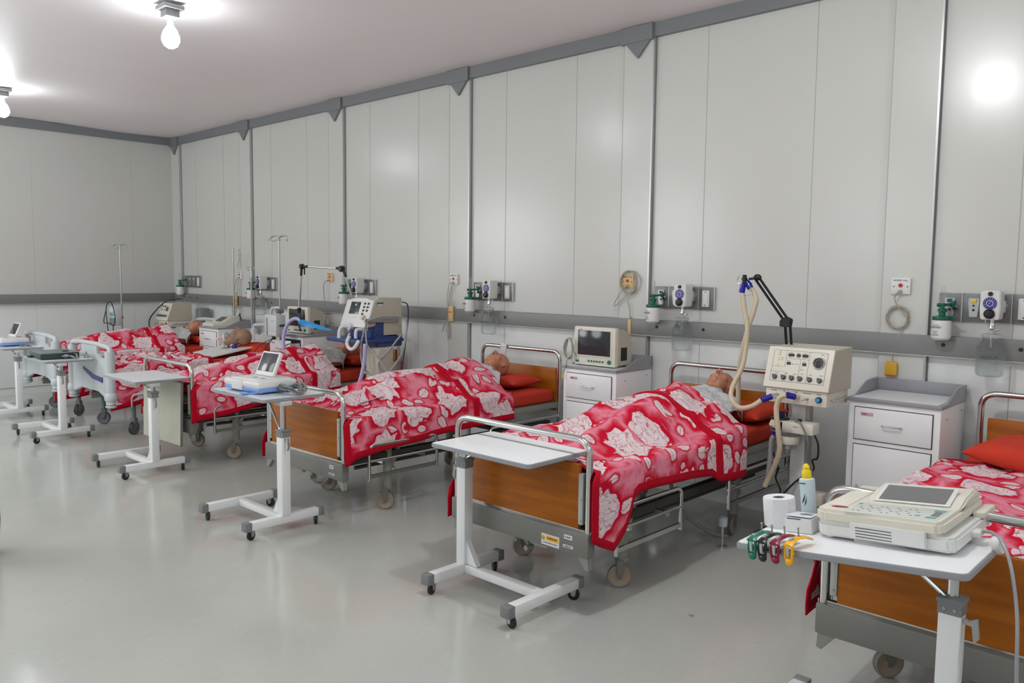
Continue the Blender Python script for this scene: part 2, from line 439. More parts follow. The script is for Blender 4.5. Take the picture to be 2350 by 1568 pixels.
# ------------------------------------------------------------------ scene objects
def thing(name, label, cat, loc=(0, 0, 0), rot=(0, 0, 0), group=None):
    o = bpy.data.objects.new(name, None); o.empty_display_size = 0.1
    COL.objects.link(o); o.location = loc; o.rotation_euler = rot
    tag(o, label, cat, group); return o
def tag(o, label, cat, group=None):
    o['label'] = label; o['category'] = cat
    if group: o['group'] = group
    return o
def obj(name, mb, mat, parent=None, label=None, angle=35):
    me = mb.mesh(name, angle) if isinstance(mb, MB) else mb
    for m_ in (mat if isinstance(mat, (list, tuple)) else [mat]):
        if m_ is not None: me.materials.append(M[m_] if isinstance(m_, str) else m_)
    o = bpy.data.objects.new(name, me); COL.objects.link(o)
    if parent: o.parent = parent
    if label: o['label'] = label
    return o
def struct(name, mb, mat):
    o = obj(name, mb, mat); o['kind'] = 'structure'; return o
def children(o): return [c for c in COL.objects if c.parent == o]
def dup(o, loc=None, rot=None, label=None, parent=None, skip=()):
    c = o.copy(); COL.objects.link(c)
    if parent: c.parent = parent
    if loc is not None: c.location = loc
    if rot is not None: c.rotation_euler = rot
    if label: c['label'] = label
    for ch in children(o):
        if ch.name.split('.')[0] not in skip: dup(ch, parent=c)
    return c
def text_mb(txt, size, mtx, ext=0.0004, align='CENTER'):
    cu = bpy.data.curves.new('t', 'FONT'); cu.body = txt; cu.size = size; cu.align_x = align; cu.align_y = 'CENTER'; cu.extrude = ext
    o = bpy.data.objects.new('t', cu); COL.objects.link(o)
    dg = bpy.context.evaluated_depsgraph_get(); dg.update()
    me = bpy.data.meshes.new_from_object(o.evaluated_get(dg)); me.transform(mtx)
    bpy.data.objects.remove(o); bpy.data.curves.remove(cu)
    return me
def bars_mb(w, h, mtx, n=5, seed=1):
    mb = MB(mtx); rr = random.Random(seed); x = -w / 2
    for k in range(n):
        q = w / n * rr.uniform(.55, .85); mb.b2((x, -h / 2, 0), (x + q, h / 2, .0006)); x += w / n
    return mb
def face_y(loc, tilt=0.0):   # text readable by someone looking toward +y
    return Matrix.Translation(loc) @ Matrix.Rotation(PI / 2 + tilt, 4, 'X')
def lettering(txt, size, loc, parent, mat='text_dark', tilt=0.0, mtx=None):
    return obj('lettering', text_mb(txt, size, mtx or face_y(loc, tilt)), mat, parent)

# ================================================================== ROOM
RX, RY, CZ = 15.2, -8.2, 3.54
BAY0, BAY = 0.255, 2.0073
mb = MB(); mb.b2((-0.1, RY - .1, -0.1), (RX + .1, 0.1, 0.0)); struct('floor', mb, 'floor')
def ceil_mesh():
    mb = MB()
    def f(b):
        nx, ny = 76, 41; vs = {}
        for i in range(nx + 1):
            for j in range(ny + 1):
                x = RX * i / nx; y = RY * j / ny
                z = CZ + 0.03 * noise.noise(V((x * .55, y * .8, 3))) * min(1, -y / .8)
                vs[i, j] = b.verts.new((x, y, z))
        for i in range(nx):
            for j in range(ny): b.faces.new([vs[i, j], vs[i + 1, j], vs[i + 1, j + 1], vs[i, j + 1]])
    mb._add(f); mb.b2((0, RY, CZ + .08), (RX, 0, CZ + .12)); return mb
struct('ceiling', ceil_mesh(), 'ceiling')
mb = MB(); mb.b2((-.1, 0, 1.2), (RX + .1, .1, CZ + .1)); struct('wall_back', mb, 'wall')
mb = MB(); mb.b2((-.1, 0.0, 0), (RX + .1, .1, 1.2)); struct('wall_back_lower', mb, 'wall_low')
mb = MB(); mb.b2((-.1, RY, 1.2), (0, 0, CZ + .1)); struct('wall_left', mb, 'wall')
mb = MB(); mb.b2((-.1, RY, 0), (0, 0, 1.2)); struct('wall_left_lower', mb, 'wall_low')
NCOL = 8
def col_r(n): return BAY0 + BAY * n
tn = 1
def trim(mb, mat):
    global tn
    o = struct('trim_%d' % tn, mb, mat); tn += 1; return o
for n in range(NCOL):                       # pilasters
    xr = col_r(n); xl = max(0.0, xr - .27)
    mb = MB(); mb.b2((xl, -.032, 0), (xr, 0.01, 3.45)); trim(mb, 'wall')
    mb = MB(); mb.b2((xr - .008, -.034, 0), (xr + .004, 0.0, 3.45)); trim(mb, 'alu')
    mb = MB(); mb.b2((xr + .004, -.006, 0), (xr + .010, 0.0, 3.44)); trim(mb, 'cap_grey')
    # downstand bracket
    mb = MB(); mb.b2((xl - (.02 if n else 0), -.062, 3.415), (xr, -.0, 3.535)); trim(mb, 'trim_grey')
    xc = (xl + xr) / 2; w = (xr - xl) * .42
    mb = MB(); mb.prism([(xc - w, 3.42), (xc + w, 3.42), (xc, 3.295)], .02, 'xz', -.055); trim(mb, 'trim_grey')
mb = MB(); mb.b2((0, -.04, 3.434), (RX, 0, 3.54)); trim(mb, 'trim_grey')
mb = MB(); mb.b2((0, RY, 3.434), (.04, 0, 3.54)); trim(mb, 'trim_grey')
mb = MB(); mb.b2((0, -.05, 1.184), (RX, 0, 1.304), bev=.004)
trim(mb, 'band_grey')
mb = MB(); mb.b2((0, -.052, 1.176), (RX, 0, 1.184)); mb.b2((0, RY, 1.176), (.052, 0, 1.184)); trim(mb, 'seam')
mb = MB(); mb.b2((0, RY, 1.184), (.05, 0, 1.304), bev=.004); trim(mb, 'band_grey')
mb = MB()
for n in range(NCOL - 1):                   # panel joints
    for k in (.25, .71):
        x = col_r(n) + BAY * k * .866 + .01
        mb.b2((x - .002, -.0015, 0), (x + .002, 0.0, 1.15)); mb.b2((x - .002, -.0015, 1.304), (x + .002, 0, 3.434))
    xl = col_r(n + 1) - .27; mb.b2((xl - .004, -.033, 0), (xl, 0, 3.42))
trim(mb, 'seam')
mb = MB()
for y in (-.61, -1.87, -3.1): mb.b2((0, y - .001, 0), (.001, y + .001, 3.434))
trim(mb, 'seam')
mb = MB(); mb.b2((0, RY, 0.0), (.012, 0, .09)); struct('baseboard_left', mb, 'wall_low')
mb = MB(); mb.b2((0, RY, 0.09), (.016, 0, .10)); struct('baseboard_left_cap', mb, 'seam')
mb = MB(); mb.b2((0, -.045, 0.0), (RX, 0, .09)); struct('baseboard_back', mb, 'wall_low')
mb = MB()
for n in range(NCOL - 2):
    for dx in (.10, .30, .50):
        mb.cyl((col_r(n) + dx, -.052, 1.252), (col_r(n) + dx, -.045, 1.252), .012, n=14)
trim(mb, 'gap')

# ------------------------------------------------------------------ ceiling bulbs, then added fill lights
def bulb_light(x, y, label):
    t = thing('ceiling_lamp', label, 'lamp', (x, y, CZ - .03), group='bare bulbs on the ceiling')
    mb = MB(); mb.box((0, 0, 0), (.15, .15, .03), bev=.006); mb.box((0, 0, -.04), (.1, .1, .06), bev=.008); obj('base', mb, 'cap_grey', t)
    mb = MB(); mb.cyl((0, 0, -.07), (0, 0, -.13), .022, n=16); obj('socket', mb, 'plastic_grey', t)
    mb = MB(); mb.lathe([(.02, -.12), (.045, -.155), (.062, -.2), (.062, -.23), (.045, -.265), (.02, -.28), (0, -.284)], n=20); obj('bulb', mb, 'bulb', t)
    return t
b0 = bulb_light(5.93, -2.66, 'bare white bulb on ceiling, nearer and fully in view')
dup(b0, (1.92, -2.67, CZ - .03), label='bare white bulb on ceiling at the far left edge')
def lamp(x, y, e, z=3.30, r=.07):  # point light, used for the bulb row and the added fill
    l = bpy.data.lights.new('lamp', 'POINT'); l.energy = e; l.shadow_soft_size = r; l.color = (0.955, 0.995, 1.0)
    o = bpy.data.objects.new('lamp', l); COL.objects.link(o); o.location = (x, y, z); return o
for x, e in ((1.92, 112), (5.93, 112), (9.95, 50), (13.6, 34)): lamp(x, -2.66, e, r=.05)
for x, e in ((1.0, 130), (4.5, 120), (8.0, 54), (11.8, 24)): lamp(x, -6.2, e, 2.35, .8)  # big soft fill lights added out of view to lift ceiling and walls, no fixtures

# ================================================================== BODY PRIMITIVES (manikin, lying, head centre at origin, +y crown, +z face)
HEAD = [('e', (0, .028, -.012), (.078, .094, .096)), ('e', (0, -.032, .012), (.064, .088, .078)), ('e', (0, -.098, .045), (.03, .022, .03)),
        ('e', (.03, -.07, .01), (.034, .05, .05)), ('e', (-.03, -.07, .01), (.034, .05, .05)),
        ('c', (0, .006, .084), (0, -.03, .108), .008, .0125), ('s', (.0115, -.036, .095), .0095), ('s', (-.0115, -.036, .095), .0095),
        ('c', (-.036, .022, .070), (.036, .022, .070), .014, .014), ('s', (.031, .000, .066), .0165), ('s', (-.031, .000, .066), .0165),
        ('e', (0, -.062, .083), (.024, .008, .011)), ('e', (0, -.076, .080), (.02, .008, .011)),
        ('s', (.037, -.034, .05), .031), ('s', (-.037, -.034, .05), .031),
        ('e', (.08, -.008, -.008), (.009, .031, .018)), ('e', (-.08, -.008, -.008), (.009, .031, .018))]
NECK = [('c', (0, -.07, -.03), (0, -.2, -.05), .054, .062)]
BODY = [('e', (0, -.4, -.088), (.175, .22, .098)), ('c', (-.155, -.255, -.09), (.155, -.255, -.09), .066, .066), ('e', (0, -.66, -.1), (.15, .2, .085)),
        ('e', (0, -.86, -.105), (.165, .13, .085))]
for sx in (-1, 1):
    BODY += [('c', (sx * .2, -.28, -.1), (sx * .265, -.55, -.125), .047, .036), ('c', (sx * .265, -.55, -.125), (sx * .25, -.79, -.13), .036, .026),
             ('e', (sx * .248, -.84, -.14), (.036, .045, .016)),
             ('c', (sx * .088, -.9, -.105), (sx * .1, -1.24, -.11), .078, .056), ('c', (sx * .1, -1.24, -.12), (sx * .1, -1.58, -.155), .052, .034),
             ('c', (sx * .1, -1.57, -.155), (sx * .13, -1.68, -.16), .03, .022)]
    for k, L in enumerate((.045, .055, .052, .04)):
        x = sx * (.248 + (k - 1.5) * .017)
        BODY.append(('c', (x, -.87, -.14), (x, -.87 - L, -.15), .008, .0065))
    BODY.append(('c', (sx * .215, -.83, -.138), (sx * .2, -.875, -.14), .009, .007))
def body_top(x, y):
    """highest surface of the lying body under point x,y"""
    z = -9
    for p in BODY + NECK:
        if p[0] == 'e':
            c, r = p[1], p[2]; q = 1 - ((x - c[0]) / r[0]) ** 2 - ((y - c[1]) / r[1]) ** 2
            if q > 0: z = max(z, c[2] + r[2] * math.sqrt(q))
        else:
            a, b, r0, r1 = p[1:]
            dx, dy = b[0] - a[0], b[1] - a[1]; L = dx * dx + dy * dy
            t = max(0, min(1, ((x - a[0]) * dx + (y - a[1]) * dy) / max(L, 1e-9)))
            r = r0 + (r1 - r0) * t; d2 = (x - a[0] - dx * t) ** 2 + (y - a[1] - dy * t) ** 2
            if d2 < r * r: z = max(z, a[2] + (b[2] - a[2]) * t + math.sqrt(r * r - d2))
    return z
def remesh(mb, voxel, smooth=2):
    me = mb.mesh('raw'); o = bpy.data.objects.new('raw', me); COL.objects.link(o)
    md = o.modifiers.new('r', 'REMESH'); md.mode = 'VOXEL'; md.voxel_size = voxel
    s = o.modifiers.new('s', 'SMOOTH'); s.iterations = smooth; s.factor = 0.5
    dg = bpy.context.evaluated_depsgraph_get(); dg.update()
    out = bpy.data.meshes.new_from_object(o.evaluated_get(dg)); bpy.data.objects.remove(o)
    out.shade_smooth(); return out
def prims(mb, L, n=18):
    for p in L:
        if p[0] == 'e': mb.sph(p[1], p[2], n + 6)
        elif p[0] == 's': mb.sph(p[1], p[2], n)
        else: mb.cap(p[1], p[2], p[3], p[4], n)
mb = MB(); prims(mb, HEAD + NECK + BODY)
me_body = remesh(mb, .0052, 3)
def mark_face(me, skin, extra, hair=None, brows=False):
    me.materials.clear()
    for m_ in (skin, extra) + ((hair,) if hair else ()): me.materials.append(M[m_])
    for f in me.polygons:
        x, y, z = f.center
        k = 0
        if z > .07 and abs(x) < .022 and abs(y + .0695 - .1 * abs(x) ** 1.5) < .0030: k = 1
        if z > .088 and abs(abs(x) - .009) < .0045 and -.05 < y < -.0405: k = 1
        if z > .06 and abs(abs(x) - .031) < .014 and abs(y + .003 + 6 * (abs(x) - .031) ** 2) < .0017: k = 1
        if hair:
            if y > .028 and (z < .062 or y > .085) or (z < .0 and y > -.03 and abs(x) < .074) : k = 2
        if brows and z > .06 and .014 < abs(x) < .045 and abs(y - .026) < .0036: k = 1 if not hair else 2
        f.material_index = k
me_plain = me_body.copy(); mark_face(me_plain, 'skin', 'skin_dark')
me_hair = me_body.copy(); mark_face(me_hair, 'skin', 'skin_dark', 'hair', True)
# puff the hair outward a little
hv = set()
for f in me_hair.polygons:
    if f.material_index == 2 and f.center.y > .04: hv.update(f.vertices)
for i in hv:
    v = me_hair.vertices[i]; d = V((v.co.x, v.co.y - .02, v.co.z)); v.co += d.normalized() * .010
me_brow = me_body.copy(); mark_face(me_brow, 'skin', 'skin_dark', None, True)

def gown_mesh(seed):
    """short-sleeved gown: cloth laid over chest and shoulders"""
    mb = MB(); rnd = random.Random(seed)
    def f(b):
        nx, ny = 60, 46; vs = {}
        for i in range(nx + 1):
            for j in range(ny + 1):
                u = -1 + 2 * i / nx; v = j / ny
                y = -.165 - .44 * v; x = u * (.20 + .12 * min(1, v * 3.2))
                z = max(body_top(x + a, y + c) - .35 * math.hypot(a, c) for a in (-.06, -.03, 0, .03, .06) for c in (-.03, 0, .03))
                z = max(z, -.187) + .012
                z += .006 * noise.noise(V((x * 16, y * 9, seed))) + .004 * noise.noise(V((x * 40, y * 22, seed + 4)))
                vs[i, j] = b.verts.new((x, y, z))
        for i in range(nx):
            for j in range(ny):
                c = (vs[i, j].co + vs[i + 1, j + 1].co) / 2
                if math.hypot(c.x / .085, (c.y + .15) / .065) < 1: continue
                b.faces.new([vs[i, j], vs[i + 1, j], vs[i + 1, j + 1], vs[i, j + 1]])
        for v in list(b.verts):
            if not v.link_faces: b.verts.remove(v)
    mb._add(f)
    return mb

MZ = 0.69            # mattress top
def pillow_mb(w=.58, d=.36, h=.11, seed=0, dent=None):
    mb = MB()
    def f(b):
        n = 34; top = {}; bot = {}
        for i in range(n + 1):
            for j in range(n + 1):
                u, v = -1 + 2 * i / n, -1 + 2 * j / n
                e = (1 - abs(u) ** 2.6) * (1 - abs(v) ** 2.6); k = max(e, 0) ** .42
                pin = 1 - .10 * (1 - abs(u) ** 2) * abs(v) ** 3; piv = 1 - .10 * (1 - abs(v) ** 2) * abs(u) ** 3
                x, y = u * w / 2 * piv, v * d / 2 * pin
                z = h * .5 * k
                if dent: z -= dent * math.exp(-((x / .1) ** 2 + (y / .13) ** 2))
                z += .008 * noise.noise(V((x * 9, y * 9, seed))) * k
                top[i, j] = b.verts.new((x, y, h * .45 + z)); bot[i, j] = b.verts.new((x, y, h * .45 - h * .42 * k)) if 0 < i < n and 0 < j < n else top[i, j]
        for i in range(n):
            for j in range(n):
                b.faces.new([top[i, j], top[i + 1, j], top[i + 1, j + 1], top[i, j + 1]])
                try: b.faces.new([bot[i, j], bot[i, j + 1], bot[i + 1, j + 1], bot[i + 1, j]])
                except ValueError: pass
    mb._add(f); return mb

# drape height field over a lying body ---------------------------------
def drape_field(hc, y0, y1, k=.75, step=.04, extra=None):
    """hc: head centre in bed space; returns f(x,y) -> bump above mattress"""
    xs = [i * step for i in range(-12, 13)]; ys = []; y = y0
    while y < y1 + step: ys.append(y); y += step
    raw = {}
    for i, x in enumerate(xs):
        for j, yy in enumerate(ys):
            z = body_top(x - hc[0], yy - hc[1]) + hc[2] - MZ if hc else 0
            raw[i, j] = max(0, z)
    out = {}
    for i in range(len(xs)):
        for j in range(len(ys)):
            b = 0
            for a in range(-6, 7):
                for c in range(-3, 4):
                    q = raw.get((i + a, j + c))
                    if q: b = max(b, q - k * step * math.hypot(a, c * .8))
            out[i, j] = b
    for _ in range(2):
        o2 = {}
        for (i, j), q in out.items():
            s_ = [out.get((i + a, j + c), q) for a in (-1, 0, 1) for c in (-1, 0, 1)]; o2[i, j] = sum(s_) / 9
        out = o2
    for q in out: out[q] = max(out[q], raw[q] + .004) + .028 * min(1, raw[q] * 40 + out[q] * 12)
    def f(x, y):
        u = (x - xs[0]) / step; v = (y - ys[0]) / step
        i = max(0, min(len(xs) - 2, int(u))); j = max(0, min(len(ys) - 2, int(v))); a, c = min(1, max(0, u - i)), min(1, max(0, v - j))
        return out[i, j] * (1 - a) * (1 - c) + out[i + 1, j] * a * (1 - c) + out[i, j + 1] * (1 - a) * c + out[i + 1, j + 1] * a * c
    return f
def smooth01(t): t = max(0, min(1, t)); return t * t * (3 - 2 * t)
def lerp_tab(tab, y):
    if y <= tab[0][0]: return tab[0][1]
    for (a, p), (b, q) in zip(tab, tab[1:]):
        if y <= b: return p + (q - p) * (y - a) / (b - a)
    return tab[-1][1]
def blanket_mb(y0, y1, hw, field, hemR, hemL, fold=None, seed=0, wr=.011, base=0.012, uvo=(0, 0), ridge=0.0, sag=0.0, skew=0.0):
    """y0..y1 along the bed; hemR/hemL tables y->z of hem; fold = y of the folded-back edge"""
    BW = .045
    ys = []; y = y0
    while y < y1 - BW * .7: ys.append(y); y += .022
    ys += [y1 - BW, y1 - BW * .5, y1] if fold is None else [y1 - .02, y1 - .008, y1]
    if fold is not None: ys = sorted(set([round(q, 4) for q in ys if abs(q - fold) > .018 and abs(q - fold - .05) > .018] + [fold, fold + .004, fold + .028, fold + .05]))
    mb = MB()
    uvs = {}
    def f(b):
        uvl = b.loops.layers.uv.new('UVMap')
        cols = [-1.0, -.93, -.8, -.65, -.5, -.35, -.2, -.1]; nt = 44
        grid = []
        for y in ys:
            row = []
            for side in (-1,):
                pass
            def topz(x):
                e = smooth01((hw - abs(x)) / .05)
                z = MZ + base + field(x, y) + ridge * .012 * math.sin(y * 60 + 3 * noise.noise(V((x * 2, y * 2, seed)))) * smooth01((.3 - abs(x)) / .1 + 1)
                z += wr * (noise.noise(V((x * 5, y * 4, seed))) + .6 * noise.noise(V((x * 13 + y * 4, y * 9, seed + 9)))) - sag * smooth01((y0 + .35 - y) / .35)
                rg = 1 - abs(noise.noise(V((x * 3.1 + y * 1.7, y * 1.1 - x * .8, seed + 20))) * 2.6); z += .016 * max(0, rg) ** 3 * (wr / .011)
                if fold is not None and y > fold: z += .012
                return z
            def hang(tab, sg):
                z0 = topz(sg * hw) - .02; L = max(.06, z0 - lerp_tab(tab, y)); R = []
                fr = [0.03, .08, .16, .26, .38, .5, .62, .74, .86]
                qs = [L * q for q in fr if L * q < L - BW - .008] + [L - BW, L - BW * .5, L]
                for q in qs:
                    r = .035; a = min(q / r, PI / 2)
                    x = hw + r * math.sin(a) * .8
                    z = z0 + .02 - (r * (1 - math.cos(a)) if q < r * PI / 2 else r + (q - r * PI / 2))
                    x += (.010 * math.sin(y * 13 + seed) + .012 * noise.noise(V((y * 5, q * 3, seed + sg)))) * smooth01(q / .25) + .012 * smooth01(q / .3)
                    yy = y + skew * q - .055 * (smooth01(q / .05) if sg > 0 else smooth01((q - .2) / .1)) * (1 - smooth01((y - y0) / .25))
                    if fold is not None and y > fold: x += .010
                    R.append((sg * x, yy, z, sg * (hw + q), q >= L - BW - 1e-6, len(R)))
                return R
            left = hang(hemL, -1)[::-1]
            mid = [(-hw + 2 * hw * i / nt, y, topz(-hw + 2 * hw * i / nt), -hw + 2 * hw * i / nt, False, 0) for i in range(nt + 1)]
            right = hang(hemR, 1)
            grid.append((y, left, mid, right))
        nl = min(len(g_[1]) for g_ in grid); nr = min(len(g_[3]) for g_ in grid)
        rows = []
        for y, le, mi_, ri in grid:
            le = le[:3] + le[len(le) - (nl - 3):]; ri = ri[:nr - 3] + ri[-3:]
            rows.append((y, le + mi_ + ri))
        vs = []
        for y, r in rows: vs.append([b.verts.new(p[:3]) for p in r])
        K = len(rows[0][1])
        for j in range(len(rows) - 1):
            for i in range(K - 1):
                fc = b.faces.new([vs[j][i], vs[j][i + 1], vs[j + 1][i + 1], vs[j + 1][i]])
                yy = (rows[j][0] + rows[j + 1][0]) / 2
                hem = i < 2 or i >= K - 3
                if yy > y1 - BW and fold is None: hem = True
                if fold is not None and fold < yy < fold + .05: hem = True
                if yy < y0 + BW: hem = True
                fc.material_index = 1 if hem else 0
                for lp, (jj, ii) in zip(fc.loops, ((j, i), (j, i + 1), (j + 1, i + 1), (j + 1, i))):
                    lp[uvl].uv = (rows[jj][1][ii][3] + uvo[0], rows[jj][0] + uvo[1] + (.31 if fold is not None and yy > fold + .04 else 0))
        bmesh.ops.recalc_face_normals(b, faces=b.faces)
    mb._add(f); return mb
def add_blanket(cx, yb, mb, label):
    o = obj('blanket', mb, ['blanket', 'hem'], angle=60); o.location = (cx, yb, 0)
    md = o.modifiers.new('thick', 'SOLIDIFY'); md.thickness = .006; md.offset = -1
    tag(o, label, 'blanket'); return o

# ================================================================== BEDS
FY = -2.30
def wheel_parts(parent, x, y, r, mats, fork='bed_light', w=.03, ang=0.0, dark_tyre=False, top=.16):
    c = obj('caster', (lambda m: (m.prism([(-.02, top), (.02, top), (.028, top - .03), (.012, r - .012), (-.012, r - .012)], w + .022, 'yz', -(w + .022) / 2, bev=.003), m)[1])(MB()), fork, parent)
    c.location = (x, y, 0); c.rotation_euler = (0, 0, ang)
    mb = MB(); mb.lathe([(0, -w / 2), (r * .2, -w / 2 - .001), (r * .3, -w / 2 + .004), (r * .72, -w / 2 + .003), (r * .8, -w / 2), (r * .93, -w / 2), (r, -w / 2 + .006), (r, w / 2 - .006), (r * .93, w / 2), (r * .8, w / 2), (r * .72, w / 2 - .003), (r * .3, w / 2 - .004), (r * .2, w / 2 + .001), (0, w / 2)], (0, .0, r), 28, (1, 0, 0))
    mb.lathe([(r * .86, -w / 2 - .001), (r, -w / 2 + .005), (r + .0015, 0), (r, w / 2 - .005), (r * .86, w / 2 + .001)], (0, 0, r), 28, (1, 0, 0), mi=1)
    mb.cyl((-w / 2 - .013, 0, r), (w / 2 + .013, 0, r), .006, n=10, mi=1)
    wh = obj('wheel', mb, mats, c); return c

def hoop(w, z0, z1, r=.017, rad=.085):
    mb = MB(); mb.tube(arc_path([(-w, 0, z0), (-w, 0, z1), (w, 0, z1), (w, 0, z0)], rad, 8), r, 14, 1); return mb
def hospital_bed(label):
    t = thing('hospital_bed', label, 'bed')
    obj('foot_rail', hoop(.458, .36, .862), 'chrome', t)
    if True:
        mb = MB(); mb.b2((-.405, -.012, .425), (.405, .012, .742), bev=.004); obj('footboard', mb, 'wood', t)
    for s in (-1, 1):
        mb = MB(); mb.b2((s * .405, -.016, .45), (s * .432, .012, .70), bev=.003)
        for z in (.47, .575, .68): mb.cyl((s * .42, -.021, z), (s * .42, -.014, z), .006, n=10)
        obj('bracket', mb, 'alu', t)
    mb = MB(); mb.b2((-.478, -.028, .295), (.478, .028, .412), bev=.006)
    obj('foot_beam', mb, 'bed_grey', t)
    mb = MB(); mb.b2((-.478, -.006, .412), (.478, .014, .424)); obj('beam_cap', mb, 'chrome', t)
    h = obj('head_rail', hoop(.458, .36, 1.0), 'chrome', t); h.location = (0, 2.16, 0)
    mb = MB(); mb.b2((-.42, 2.148, .50), (.42, 2.172, .86), bev=.004); obj('headboard', mb, 'wood', t)
    mb = MB()
    for s in (-1, 1):
        mb.b2((s * .455, .03, .53), (s * .425, 2.15, .575), bev=.003)
    for y in (.06, .75, 1.45, 2.12): mb.b2((-.43, y - .02, .535), (.43, y + .02, .565))
    mb.b2((-.42, .05, .566), (.42, 2.13, .578)); obj('deck', mb, 'bed_light', t)
    mb = MB()
    for s in (-1, 1): mb.b2((s * .37, .03, .36), (s * .32, 2.15, .41), bev=.003)
    mb.b2((-.36, .40, .37), (.36, .46, .42)); mb.b2((-.36, 1.62, .37), (.36, 1.68, .42))
    mb.cyl((0, .1, .40), (0, 1.1, .44), .02, n=12); mb.cyl((-.1, 1.0, .38), (-.1, 1.5, .50), .028, n=12); mb.cyl((.16, .55, .38), (.16, 1.0, .50), .024, n=12)
    mb.b2((-.15, .85, .42), (.15, 1.15, .53), bev=.01)
    for s in (-1, 1): mb.cyl((s * .3, .5, .40), (s * .3, .72, .54), .018, n=10); mb.cyl((s * .3, 1.55, .40), (s * .3, 1.35, .54), .018, n=10)
    mb.cyl((-.3, .2, .32), (-.3, 2.0, .32), .014, n=10); mb.cyl((.3, .2, .32), (.3, 2.0, .32), .014, n=10)
    obj('under_frame', mb, 'bed_dark', t)
    for (x, y) in ((.345, .44), (-.345, .44), (.345, 1.65), (-.345, 1.65)):
        mb = MB(); mb.cyl((x, y, .15), (x, y, .53), .031, n=18); mb.cyl((x, y, .14), (x, y, .165), .036, n=18, bev=.003)
        mb.cyl((x, y + .03, .30), (x, y + .09, .42), .02, n=12); mb.sph((x, y + .045, .27), .026, 12)
        obj('leg', mb, 'bed_light', t)
    for i, (x, y) in enumerate(((.345, .42), (-.345, .42), (.345, 1.64), (-.345, 1.64))):
        wheel_parts(t, x, y, .0625, ['wheel_beige', 'wheel_grey'], 'bed_grey', ang=(-.8, -.75, .2, .4)[i], top=.155)
    for s in (-1, 1):
        for (a, b_, zt, zl) in ((.17, .76, .505, .40), (1.29, 2.12, .475, .385)):
            mb = MB(); x = s * .50
            mb.tube(arc_path([(x, a, .27), (x, a, zt), (x, b_, zt), (x, b_, .27)], .05, 6), .011, 10, 1)
            mb.cyl((x, a, zl), (x, b_, zl), .009, n=10); mb.b2((x - .006, a, .285), (x + .006, b_, .31))
            for y in (a + .12, b_ - .12): mb.b2((x - s * .07 - .012, y - .012, .37), (x + .0, y + .012, .395))
            obj('side_rail', mb, 'chrome', t)
    mb = MB(); mb.cyl((0, .02, .30), (0, -.02, .28), .012, n=10); mb.prism([(-.02, .30), (.02, .30), (.06, .245), (.05, .235)], .012, 'xz', .03); mb.cyl((.055, .0, .243), (.055, .05, .243), .014, n=12)
    obj('crank', mb, 'bed_light', t)
    for s in (-1, 1): mb = MB(); mb.prism([(s * .40, .295), (s * .47, .295), (s * .475, .235), (s * .455, .23)], .03, 'xz', -.015, bev=.002); obj('corner_bracket', mb, 'bed_light', t)
    return t
def mattress(cx, label, seed=0, top=MZ):
    mb = MB()
    def f(b):
        bmesh.ops.create_cube(b, size=1); bmesh.ops.scale(b, vec=(.87, 2.02, top - .58), verts=b.verts)
        bmesh.ops.translate(b, vec=(0, 1.11, (top + .58) / 2), verts=b.verts)
        bmesh.ops.bevel(b, geom=list(b.edges), offset=.035, segments=4, affect='EDGES', profile=.6)
        bmesh.ops.subdivide_edges(b, edges=[e for e in b.edges if e.calc_length() > .5], cuts=26, use_grid_fill=True)
        bmesh.ops.triangulate(b, faces=[q for q in b.faces if len(q.verts) > 4])
        for v in b.verts:
            p = v.co; k = .009 * noise.noise(V((p.x * 5, p.y * 5, p.z * 3 + seed))) + .004 * noise.noise(V((p.x * 14, p.y * 3, seed)))
            p.z += k if p.z > .6 else 0
            p.x += .6 * k * (1 if p.x > 0 else -1)
    mb._add(f)
    o = obj('mattress', mb, 'sheet', angle=50); o.location = (cx, FY, 0); tag(o, label, 'mattress'); return o

bedL = {2: 'chrome and wood hospital bed with no footboard panel, behind the leaning cream board',
        3: 'chrome and wood hospital bed behind the table holding the blue and white recorder',
        4: 'chrome and wood hospital bed with yellow sticker, behind the empty grey overbed table',
        5: 'chrome and wood hospital bed at lower right, behind the table with the large cream recorder'}
BX = {0: 1.56, 1: 3.21, 2: 4.91, 3: 7.045, 4: 9.04, 5: 11.09}
bed4 = hospital_bed(bedL[4])
bed3 = dup(bed4, label=bedL[3]); bed2 = dup(bed4, label=bedL[2], skip=('footboard', 'bracket')); bed5 = dup(bed4, label=bedL[5])
for k, b in ((2, bed2), (3, bed3), (4, bed4), (5, bed5)): b.location = (BX[k], FY, 0)
for s in (-1, 1):
    mb = MB(); mb.b2((s * .405, -.016, .45), (s * .432, .012, .70), bev=.003); obj('bracket', mb, 'cream_dirty', bed2)
def sticker(parent, c, sz, mats=('off_white',), txt=None, tsz=.01, tm='text_dark', band=None, name='sticker'):
    mb = MB(); mb.box(c, (sz[0], .0016, sz[1]), mi=0)
    if band: mb.box((c[0] + band[0], c[1] - .0009, c[2] + band[1]), (band[2], .0008, band[3]), mi=1)
    o = obj(name, mb, list(mats), parent)
    if txt: obj('print_line', bars_mb(sz[0] * .7, tsz * .45, face_y((c[0] + .0, c[1] - .0012, c[2])), len(txt)), tm, o)
    return o
o = sticker(bed4, (.245, -.0292, .335), (.115, .056), ('off_white', 'clamp_yellow'), band=(.014, .008, .078, .024))
obj('seal', (lambda m: (m.cyl((.2, -.0298, .341), (.2, -.0308, .341), .011, n=20), m)[1])(MB()), 'amber', o)
obj('print_line', bars_mb(.066, .006, face_y((.259, -.0306, .345)), 6), 'text_dark', o)
obj('print_line', bars_mb(.09, .004, face_y((.247, -.0302, .320)), 9, 3), 'text_dark', o)
